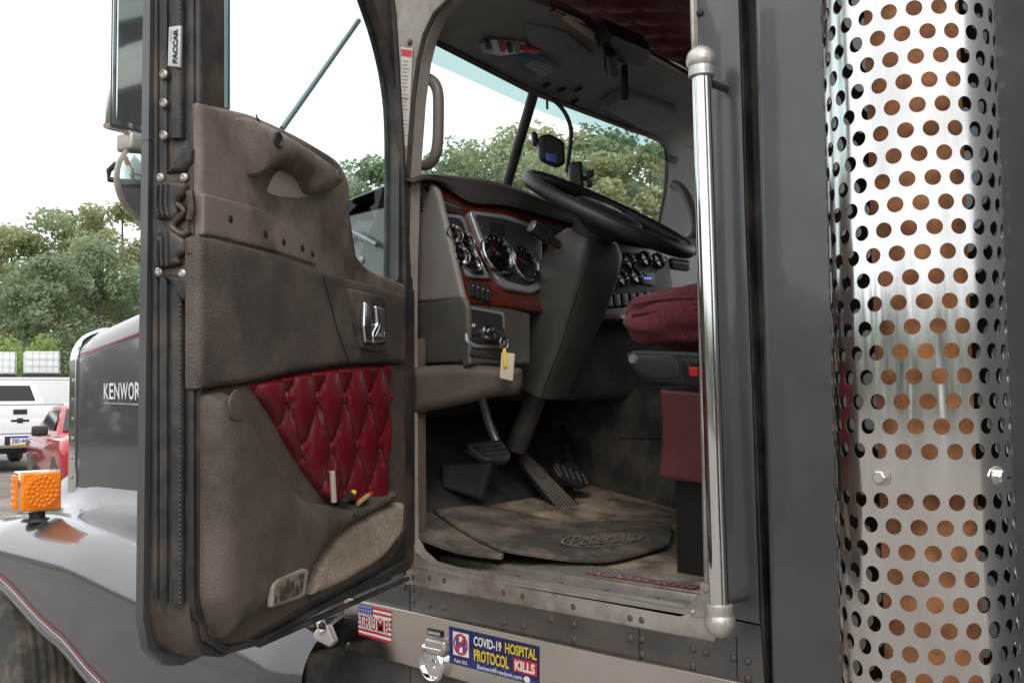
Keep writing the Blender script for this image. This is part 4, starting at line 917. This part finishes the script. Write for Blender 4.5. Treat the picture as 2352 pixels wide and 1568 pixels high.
mb=MB(); tube(mb,[At]+[WP.at(x,y) for x,y in cat(edge_,4)],.009,mRub,8); P('windshield_gasket',mb,ws)
mb=MB(); slab(mb,[WP.at(x,y,.002) for x,y in rp([(1440,290,0),(1500,313,0),(1526,330,0),(1534,356,0),(1533,420,0),(1525,470,0),(1508,580,0),(1600,580,0),(1640,330,0),(1560,300,0)],0)],[],nW,.006,mFar); P('pillar_trim',mb)
mTintB=glassmat('tint_band',(.45,.6,.58),.05); mb=MB(); k=.2
for a,b,c,d in ((At,Ct,Cb2,Ab),(Ct,Bt,Bb,Cb2)): mb.add([p+Vector((.004,0,0)) for p in (a,b,b.lerp(c,k*.6),a.lerp(d,k*.6))],[[0,1,2,3]],mTintB)
P('sun_band',mb,ws,recalc=False)
mb=MB(); tube(mb,[Y(x,y,.04) for x,y in cat([(982,82),(964,160),(951,260),(944,410)],5)],.009,mTaupe,10); P('pillar_trim',mb)
def grab(px,y,r,mt,name):
    mb=MB(); tube(mb,[Y(x,yy,y) for x,yy in cat(px,6)],r,mt,12); P(name,mb)
grab([(958,184),(978,180),(996,190),(1006,216),(1007,270),(1005,330),(996,364),(976,380),(950,376)],.045,.0145,mHandle,'pillar_grab_handle')
grab([(1546,424),(1570,440),(1590,490),(1596,530),(1580,552)],1.6,.02,mHandle,'pillar_grab_handle')
# ================================================================= LOOSE THINGS IN THE CAB
kr=empty('key_ring',DASH.at(1150,800,.03),'ignition key with yellow and cream tags hanging from the dashboard lock','key')
dz_=DASH.n.cross(Vector((0,1,0)))
mb=MB(); box(mb,DASH.at(1145,766,.045),(DASH.n,(0,1,0),dz_),(.006,.022,.016),mBlk,.004); box(mb,DASH.at(1126,765,.04),(DASH.n,(0,1,0),dz_),(.012,.02,.003),mSteel,.001); mb.build('key',kr)
mb=MB(); c=DASH.at(1158,788,.05); pts=[c+Vector((0,.014*math.cos(k*PI/10),.016*math.sin(k*PI/10))) for k in range(21)]; tube(mb,pts,.0015,mSteel,6); tube(mb,[c-Vector((0,0,.015)),DASH.at(1160,812,.07)],.002,mSteel,6); mb.build('ring',kr)
KT=Pl(DASH.at(1160,820,.10),(.8,-.6,0)); mb=MB(); plate(mb,KT,[(1155,800,4),(1162,798,4),(1166,842,4),(1157,844,4)],.006,.003,.001,mYel); mb.build('yellow_tag',kr)
mb=MB(); plate(mb,KT,[(1152,808,2),(1183,812,2),(1178,875,3),(1148,868,3)],0,.002,.001,M('cream_card',(.55,.47,.33),.6)); mb.build('cream_tag',kr)
dc=empty('dash_camera',dep(1268,345,2.95),'black dash camera with a blue screen on a gooseneck before the windshield','camera')
PC=Pl(dep(1268,345,2.95),(.75,-.62,-.15)); mb=MB(); plate(mb,PC,[(1237,312,12),(1262,306,10),(1298,324,12),(1300,376,12),(1282,386,10),(1240,368,12)],-.02,.03,.012,mBlk); mb.build('body',dc)
mb=MB(); plate(mb,PC,[(1253,350,3),(1278,356,3),(1278,374,3),(1254,368,3)],.010,.002,.001,M('blue_screen',(.04,.07,.25),.2,emit=.3)); mb.build('screen',dc)
mb=MB(); plate(mb,PC,[(1222,300,5),(1236,304,5),(1234,338,5),(1224,334,5)],-.02,.02,.006,mBlk); tube(mb,[dep(1232,322,2.96),dep(1250,330,2.96)],.008,mBlk,8); mb.build('side_button',dc)
mb=MB(); tube(mb,[dep(x,y,2.98) for x,y in cat([(1268,228),(1288,246),(1304,272),(1312,305),(1308,350),(1302,395)],5)],.0065,mBlk,8); mb.build('gooseneck',dc)
ph=empty('phone_holder',dep(1330,430,2.9),'black phone holder clamp standing on the dash behind the steering wheel','phone holder')
PH=Pl(dep(1330,400,2.9),(.7,-.7,0)); mb=MB(); plate(mb,PH,[(1308,372,6),(1338,368,6),(1342,432,6),(1308,430,6)],-.02,.04,.01,mBlk); mb.build('body',ph)
mb=MB(); plate(mb,PH,[(1346,392,6),(1366,388,6),(1366,402,6),(1356,408,6),(1364,426,6),(1350,430,6)],-.01,.02,.006,mBlk); tube(mb,[dep(1336,410,2.9),dep(1352,410,2.9)],.008,mBlk,8); mb.build('clamp_arm',ph)
mb=MB(); lathe(mb,[(.03,0),(.02,.02),(.012,.04),(.012,.08)],dep(1326,470,2.9),(0,0,1),mBlk,16); mb.build('base',ph)
def card(px,mt,name,label,catg,off=.012,extra=None):
    mb=MB(); plate(mb,HDR,px,off,.002,.001,mt,r=2)
    if extra: extra(mb)
    return tag(mb.build(name),label,catg)
def ex1(mb):
    q=Quad(HDR.at(1195,118,.0155),HDR.at(1288,158,.0155),HDR.at(1250,178,.0155),HDR.at(1150,132,.0155),HDR.n)
    for k,t_ in enumerate(('ACCIDENT','REPORTING','INFORMATION')): q.text(mb,t_,.45,.15+k*.25,.95,.34+k*.25,0,mWhite,.01)
card([(1160,122),(1215,112),(1290,156),(1244,180)],M('blue_card',(.07,.14,.22),.45),'pamphlet','blue printed pamphlet clipped under the overhead console','pamphlet',.012,ex1)
def ex2(mb):
    for k in range(5): plate(mb,HDR,[(1112+k*17,92+k*3),(1124+k*17,90+k*3),(1130+k*17,112+k*3),(1118+k*17,116+k*3)],.017,.003,.001,(mInk,mWhite,mRedP,mInk,mGreyP)[k],r=2)
card([(1100,104),(1130,92),(1205,98),(1215,118),(1150,130),(1110,122)],M('silver_wrapper',(.5,.52,.52),.25,.5,nv=.3,ns=60),'packet','crumpled silver, black and red packet tucked above the windshield','packet',.014,ex2)
card([(1190,116),(1200,106),(1246,118),(1228,126)],mRedP,'folded_card','small red folded card between the silver packet and blue pamphlet','card',.018)
card([(1288,44),(1302,36),(1380,86),(1368,98)],M('cream_paper',(.55,.46,.34),.6),'paper_strip','narrow cream paper strip stuck on the overhead console','paper',.014)
rd=empty('two_way_radio',HDR.at(1420,140,.06),'black two way radio with a coiled cord under the overhead console','radio')
mb=MB(); plate(mb,HDR,[(1378,110,5),(1405,80,5),(1500,120,5),(1480,160,5),(1390,140,5)],.0,.06,.01,mBlk); mb.build('body',rd)
mb=MB(); plate(mb,HDR,[(1395,132,4),(1420,128,4),(1422,180,4),(1398,182,4)],.06,.03,.01,mBlk); mb.build('microphone',rd)
mb=MB(); a=HDR.at(1434,150,.06); b=a-Vector((0,0,.11)); tube(mb,[a.lerp(b,k/160)+Vector((.009*math.cos(k*.9),.009*math.sin(k*.9),0)) for k in range(161)],.0028,mBlk,6); mb.build('coiled_cord',rd)
# ================================================================= GROUND AND BACKGROUND
gm=M('gravel',(.24,.215,.19),.95,0,nv=.3,ns=1.2,bump=1,bs=30,dirt=(.13,.115,.1),da=.7,ds=14)
def gz(d):
    t_=max(0,min(1,(d-7)/9)); return .26*t_*t_*(3-2*t_)
mb=MB(); N=72; rad=[2,5,7,8,9,10,11,12,13,14,15,16,20,40,120,700]; v=[Vector((0,0,0))]; f=[]
for r_ in rad: v+=[Vector((r_*math.cos(2*PI*k/N),r_*math.sin(2*PI*k/N),gz(r_))) for k in range(N)]
f=[[0,1+k,1+(k+1)%N] for k in range(N)]
for i in range(len(rad)-1):
    for k in range(N): f.append([1+i*N+k,1+(i+1)*N+k,1+(i+1)*N+(k+1)%N,1+i*N+(k+1)%N])
mb.add(v,f,gm); g=mb.build('ground'); g['kind']='structure'
def ground(px,d):
    p=CAM+(f0+r0*((px-W/2)/F))*d; p.z=gz(math.hypot(p.x,p.y)); return p
def frame(px,d,yaw):
    v=(ground(px,d)-CAM); v.z=0; v.normalize(); an=yaw; y=Vector((v.x*math.cos(an)-v.y*math.sin(an),v.x*math.sin(an)+v.y*math.cos(an),0)); x=Vector((y.y,-y.x,0))
    mx=Matrix((x,y,Vector((0,0,1)))).transposed().to_4x4(); mx.translation=ground(px,d); return mx
def vpart(name,mb,mx,parent): return mb.xf(mx).build(name,parent)
def wheelset(mx,root,xs,ys,r,w):
    for sx in (-1,1):
        for y in ys:
            mb=MB(); c=Vector((sx*xs,y,r)); lathe(mb,[(r*.62,-w/2),(r*.93,-w/2),(r,-w*.35),(r,w*.35),(r*.93,w/2),(r*.62,w/2)],c,(1,0,0),mTyre,28)
            o=mb.xf(mx).build('wheel',root); mb=MB(); lathe(mb,[(r*.63,-w*.45),(r*.6,w*.45),(.02,w*.4)] if sx>0 else [(r*.63,w*.45),(r*.6,-w*.45),(.02,-w*.4)],c,(1,0,0),mAlu,20); mb.xf(mx).build('rim',o)
def rect_ring(hx,y0,y1,z,r=.12,n=5):
    return [Vector((x,y,z)) for x,y in rp([(-hx,y0,r),(hx,y0,r),(hx,y1,r),(-hx,y1,r)],r,n)]
mx=frame(46,20.5,0.20); pk_=empty('pickup_truck',mx.translation,'white pickup truck parked with its tailgate toward the camera','pickup')
mb=MB(); rings=[rect_ring(.96,.06,5.7,.5),rect_ring(1.0,.03,5.8,.7),rect_ring(1.0,.03,5.8,1.1),rect_ring(.97,.05,5.7,1.22)]
loft(mb,rings,mWhiteV); loft(mb,[rect_ring(.95,2.1,4.5,1.2),rect_ring(.92,2.15,4.4,1.45),rect_ring(.78,2.4,3.8,1.88),rect_ring(.70,2.55,3.6,1.94)],mWhiteV)
for sx in (-1,1): wbox(mb,sx*.92-.06,sx*.92+.06,.08,2.1,1.2,1.40,mWhiteV,.03)
vpart('body',mb,mx,pk_)
mb=MB(); box(mb,(0,.0,1.10),AX,(.84,.045,.30),mWhiteV,.03); box(mb,(0,-.03,1.385),AX,(.84,.02,.012),mGreyP,.004); box(mb,(0,-.044,1.0),AX,(.72,.004,.1),mTote,.003); tg=vpart('tailgate',mb,mx,pk_)
mb=MB(); box(mb,(0,-.045,1.24),AX,(.13,.02,.05),mBlk,.01); vpart('handle',mb,mx,tg)
mb=MB(); box(mb,(0,-.05,1.06),AX,(.17,.012,.022),mInk,.006); box(mb,(0,-.05,1.06),AX,(.055,.013,.05),mInk,.006); vpart('badge',mb,mx,tg)
mb=MB(); mb.add([Vector((-.76,2.15,1.47)),Vector((.76,2.15,1.47)),Vector((.68,2.36,1.82)),Vector((-.68,2.36,1.82))],[[0,1,2,3]],mDarkG); vpart('rear_window',mb,mx,pk_)
for sx in (-1,1):
    mb=MB(); mb.add([Vector((sx*.925,2.5,1.45)),Vector((sx*.925,4.1,1.45)),Vector((sx*.80,3.65,1.84)),Vector((sx*.80,2.7,1.84))],[[0,1,2,3]],mDarkG); vpart('side_window',mb,mx,pk_)
    mb=MB(); box(mb,(sx*.92,.0,1.14),AX,(.07,.05,.2),mTail,.015); vpart('tail_lamp',mb,mx,pk_)
mb=MB(); box(mb,(0,-.06,.66),AX,(.98,.09,.11),mWhiteV,.03); box(mb,(0,-.155,.66),AX,(.3,.01,.09),mBlk,.01); bp=vpart('bumper',mb,mx,pk_)
mb=MB(); q=Quad((-.2,-.172,.75),(.2,-.172,.75),(.2,-.172,.56),(-.2,-.172,.56),(0,-1,0)); q.rect(mb,0,0,1,1,0,mWhite); q.rect(mb,0,0,1,.22,.002,mBlueP); q.rect(mb,0,.82,1,1,.002,mYel); q.text(mb,'ZBD-4450',.06,.3,.94,.76,.003,mBlueP,.03); vpart('licence_plate',mb,mx,bp)
mb=MB(); box(mb,(0,2,.5),AX,(.8,1.8,.12),mBlk,.02); vpart('underbody',mb,mx,pk_)
wheelset(mx,pk_,.86,(1.15,4.7),.4,.26)
mx=frame(228,17.2,PI+.18); rc=empty('red_car',mx.translation,'red car parked facing the camera between the pickup and the truck hood','car')
mb=MB(); loft(mb,[rect_ring(.84,-2.1,2.1,.22,.35),rect_ring(.9,-2.2,2.2,.45,.4),rect_ring(.92,-2.2,2.2,.68,.4),rect_ring(.88,-2.1,2.1,.82,.4),rect_ring(.76,-1.9,1.9,.9,.4)],mRedV)
loft(mb,[rect_ring(.80,-1.8,.95,.85,.25),rect_ring(.78,-1.7,.85,.92,.25),rect_ring(.60,-1.0,.1,1.32,.2),rect_ring(.5,-.85,-.05,1.36,.2)],mRedV); vpart('body',mb,mx,rc)
mb=MB(); mb.add([Vector((-.7,.84,.95)),Vector((.7,.84,.95)),Vector((.55,.16,1.3)),Vector((-.55,.16,1.3))],[[0,1,2,3]],mDarkG); vpart('windshield',mb,mx,rc)
for sx in (-1,1):
    mb=MB(); mb.add([Vector((sx*.79,-1.3,.95)),Vector((sx*.79,.55,.95)),Vector((sx*.625,.0,1.28)),Vector((sx*.625,-.85,1.28))],[[0,1,2,3]],mDarkG); vpart('side_window',mb,mx,rc)
    mb=MB(); box(mb,(sx*1.0,.55,.95),AX,(.12,.07,.085),mBlk,.04); vpart('wing_mirror',mb,mx,rc)
    mb=MB(); box(mb,(sx*.62,2.1,.64),AX,(.18,.08,.07),mMirror,.03); vpart('headlight',mb,mx,rc)
wheelset(mx,rc,.8,(-1.3,1.35),.32,.22)
mx=frame(110,36,0.05); ct=empty('storage_container',mx.translation,'long white storage container behind the pickup truck','container')
mb=MB(); box(mb,(0,1.2,1.2),AX,(2.6,1.2,1.1),M('dull_white_paint',(.7,.71,.7),.5,nv=.06,ns=1),.03)
vpart('body',mb,mx,ct); mb=MB(); box(mb,(0,1.2,2.34),AX,(2.65,1.22,.04),mWhiteV); vpart('top_rail',mb,mx,ct)
mCage=M('cage_wire',(.5,.52,.53),.5,.2)
def tote(px,d,z,label):
    mx=frame(px,d,.1); mx.translation.z=z; r_=empty('liquid_tote',mx.translation,label,'tote','plastic totes on the storage container')
    mb=MB(); box(mb,(0,0,.55),AX,(.55,.48,.40),mTote,.06); vpart('tank',mb,mx,r_)
    mb=MB()
    for k in range(6): box(mb,(-.57+k*.228,-.53,.55),AX,(.008,.008,.42),mCage)
    for k in range(4): box(mb,(0,-.53,.16+k*.26),AX,(.58,.008,.008),mCage)
    vpart('cage',mb,mx,r_); mb=MB(); box(mb,(0,0,.07),AX,(.58,.52,.06),mBlk,.01); vpart('pallet',mb,mx,r_)
tote(93,36.5,2.64,'white caged plastic tote on the container nearest the truck hood'); tote(-8,36.5,2.64,'white caged plastic tote at the left edge of the photo')
# trees
def leafcloud(clumps,per,ls,rnd,mt,flat=.75):
    v=[];f=[]
    for (c,r_) in clumps:
        for _ in range(per):
            while True:
                d=Vector((rnd.uniform(-1,1),rnd.uniform(-1,1),rnd.uniform(-1,1)))
                if .15<d.length<1: break
            p=c+Vector((d.x*r_,d.y*r_,d.z*r_*flat)); n_=(d+Vector((rnd.uniform(-.8,.8),rnd.uniform(-.8,.8),rnd.uniform(-.2,1)))).normalized(); u,w=perp(n_); a=rnd.uniform(0,PI); uu=u*math.cos(a)+w*math.sin(a); ww=n_.cross(uu); s_=ls*rnd.uniform(.6,1.3); o=len(v)
            v+=[p-uu*s_,p+ww*s_*.55,p+uu*s_,p-ww*s_*.55]; f.append([o,o+1,o+2,o+3])
    me=bpy.data.meshes.new('crown'); me.from_pydata(v,[],f); me.materials.append(mt); return me
protos=[]
for k in range(3):
    rnd=random.Random(40+k); cl=[]
    for i in range(66):
        a=rnd.uniform(0,2*PI); h=rnd.random(); z=2.4+8.9*h; rad_=(3.7 if k!=1 else 3.1)*math.sin(PI*(.12+.8*h))**.75*math.sqrt(rnd.random()); cl.append((Vector((rad_*math.cos(a),rad_*math.sin(a),z)),rnd.uniform(.5,1.25)))
    cm=leafcloud(cl,185,.14,rnd,mLeafs[k])
    mb=MB(); tube(mb,[Vector((0,0,0)),Vector((.1,.05,3)),Vector((-.1,.1,6.5)),Vector((0,0,10.5))],[.3,.22,.15,.03],mBark,10)
    for i in range(9):
        c=cl[i*5][0]; z=max(2.2,c.z-2.0-rnd.random()); tube(mb,[Vector((0,.05,z)),Vector((c.x*.5,c.y*.5,z+.9)),c],[.1,.06,.02],mBark,6)
    tr=mb.build('trunk_proto'); tm=tr.data; bpy.data.objects.remove(tr); protos.append((cm,tm))
def tree(px,d,topy,k,label,wide=1.0,rot=0):
    p=ground(px,d); hor=HH/2+F*math.tan(PITCH)-(px-W/2)*ROLL; h=CAM.z+(hor-topy)/F*d-p.z; s=h/11.9
    r_=empty('tree',p,label,'tree','trees in the woodland edge'); r_.scale=(s*wide,s*wide,s); r_.rotation_euler=(0,0,rot)
    for nm,me in (('crown',protos[k][0]),('trunk',protos[k][1])):
        o=bpy.data.objects.new(nm,me); col.objects.link(o); o.parent=r_
T=[(20,60,500,2,'yellowish green tree behind the pickup at far left',1.1),(90,50,575,1,'low dark tree just above the two white totes',1.05),(150,62,455,0,'tall mid green tree above the white container',1.1),(225,54,540,1,'dark tree rising behind the grey truck hood',1.0),(275,60,440,2,'tall tree left of the round mirror',1.05),
 (770,52,430,0,'green tree low in the door window',.9),(845,48,345,1,'dark tree beside the door frame seen through the door window',1.0),
 (1010,50,372,0,'mid green tree at the left end of the windshield',1.0),(1080,58,325,1,'dark tree left of the windshield centre post',1.05),(1170,54,295,0,'tall tree directly behind the windshield centre post',1.05),(1245,60,262,2,'pale green tree behind the dash camera',1.05),(1330,50,310,0,'green tree above the phone holder',1.05),(1410,58,280,1,'dark tree above the steering wheel',1.05),(1500,50,300,2,'yellow green tree at the right end of the windshield',1.1),(1580,54,310,0,'green tree behind the far windshield pillar',1.1)]
for i,(px,d,ty,k,lb,wd) in enumerate(T): tree(px,d,ty,k,lb,wd,i*1.3)
rnd=random.Random(5); cl=[(Vector((rnd.uniform(-1.6,1.6),rnd.uniform(-.8,.8),.5+rnd.random()*2.6)),.6) for _ in range(26)]
me=leafcloud(cl,110,.12,rnd,leafmat('leaves_bright',(.26,.36,.1),(.38,.47,.18))); o=bpy.data.objects.new('shrub',me); col.objects.link(o); o.location=ground(48,41); o.scale=(1,1,1.3)
tag(o,'bright green shrub between the two white totes','shrub')
rnd=random.Random(9); cl=[]
for k in range(420):
    a=2*PI*k/420; d=rnd.uniform(70,80)
    for j in range(2): cl.append((Vector((math.cos(a)*d,math.sin(a)*d,rnd.uniform(.5,8.0))),rnd.uniform(2.2,3.6)))
me=leafcloud(cl,60,.7,rnd,mWoodl); o=bpy.data.objects.new('woodland',me); col.objects.link(o); o['kind']='stuff'; tag(o,'distant dark green woodland closing the view all round the lot','woodland')
# ================================================================= LIGHT
w=bpy.data.worlds.new('World'); scene.world=w; w.use_nodes=True; nt=w.node_tree; bg=nt.nodes['Background']
sky=nt.nodes.new('ShaderNodeTexSky'); sky.sky_type='NISHITA'; sky.sun_disc=False
sd=Vector((1.1,-1.0,1.35)).normalized(); el=math.asin(sd.z); az=math.atan2(sd.x,sd.y)
sky.sun_elevation=el; sky.sun_rotation=az
mx_=nt.nodes.new('ShaderNodeMix'); mx_.data_type='RGBA'; mx_.inputs['B'].default_value=(10.6,10.7,10.9,1)
tc=nt.nodes.new('ShaderNodeTexCoord'); nz=nt.nodes.new('ShaderNodeTexNoise'); nz.inputs['Scale'].default_value=2.2; nz.inputs['Detail'].default_value=4
mr=nt.nodes.new('ShaderNodeMapRange'); mr.inputs['From Min'].default_value=.3; mr.inputs['From Max'].default_value=.7; mr.inputs['To Min'].default_value=.78; mr.inputs['To Max'].default_value=.96
nt.links.new(tc.outputs['Generated'],nz.inputs['Vector']); nt.links.new(nz.outputs['Fac'],mr.inputs['Value']); nt.links.new(mr.outputs['Result'],mx_.inputs['Factor'])
nt.links.new(sky.outputs['Color'],mx_.inputs['A']); nt.links.new(mx_.outputs['Result'],bg.inputs['Color']); bg.inputs['Strength'].default_value=.15
sl=bpy.data.lights.new('sun','SUN'); sl.energy=1.5; sl.angle=math.radians(25); sl.color=(1,.96,.9); so=bpy.data.objects.new('sun',sl); col.objects.link(so)
so.rotation_euler=sd.to_track_quat('Z','Y').to_euler()
scene.view_settings.view_transform='Standard'; scene.view_settings.look='None'; scene.view_settings.exposure=0
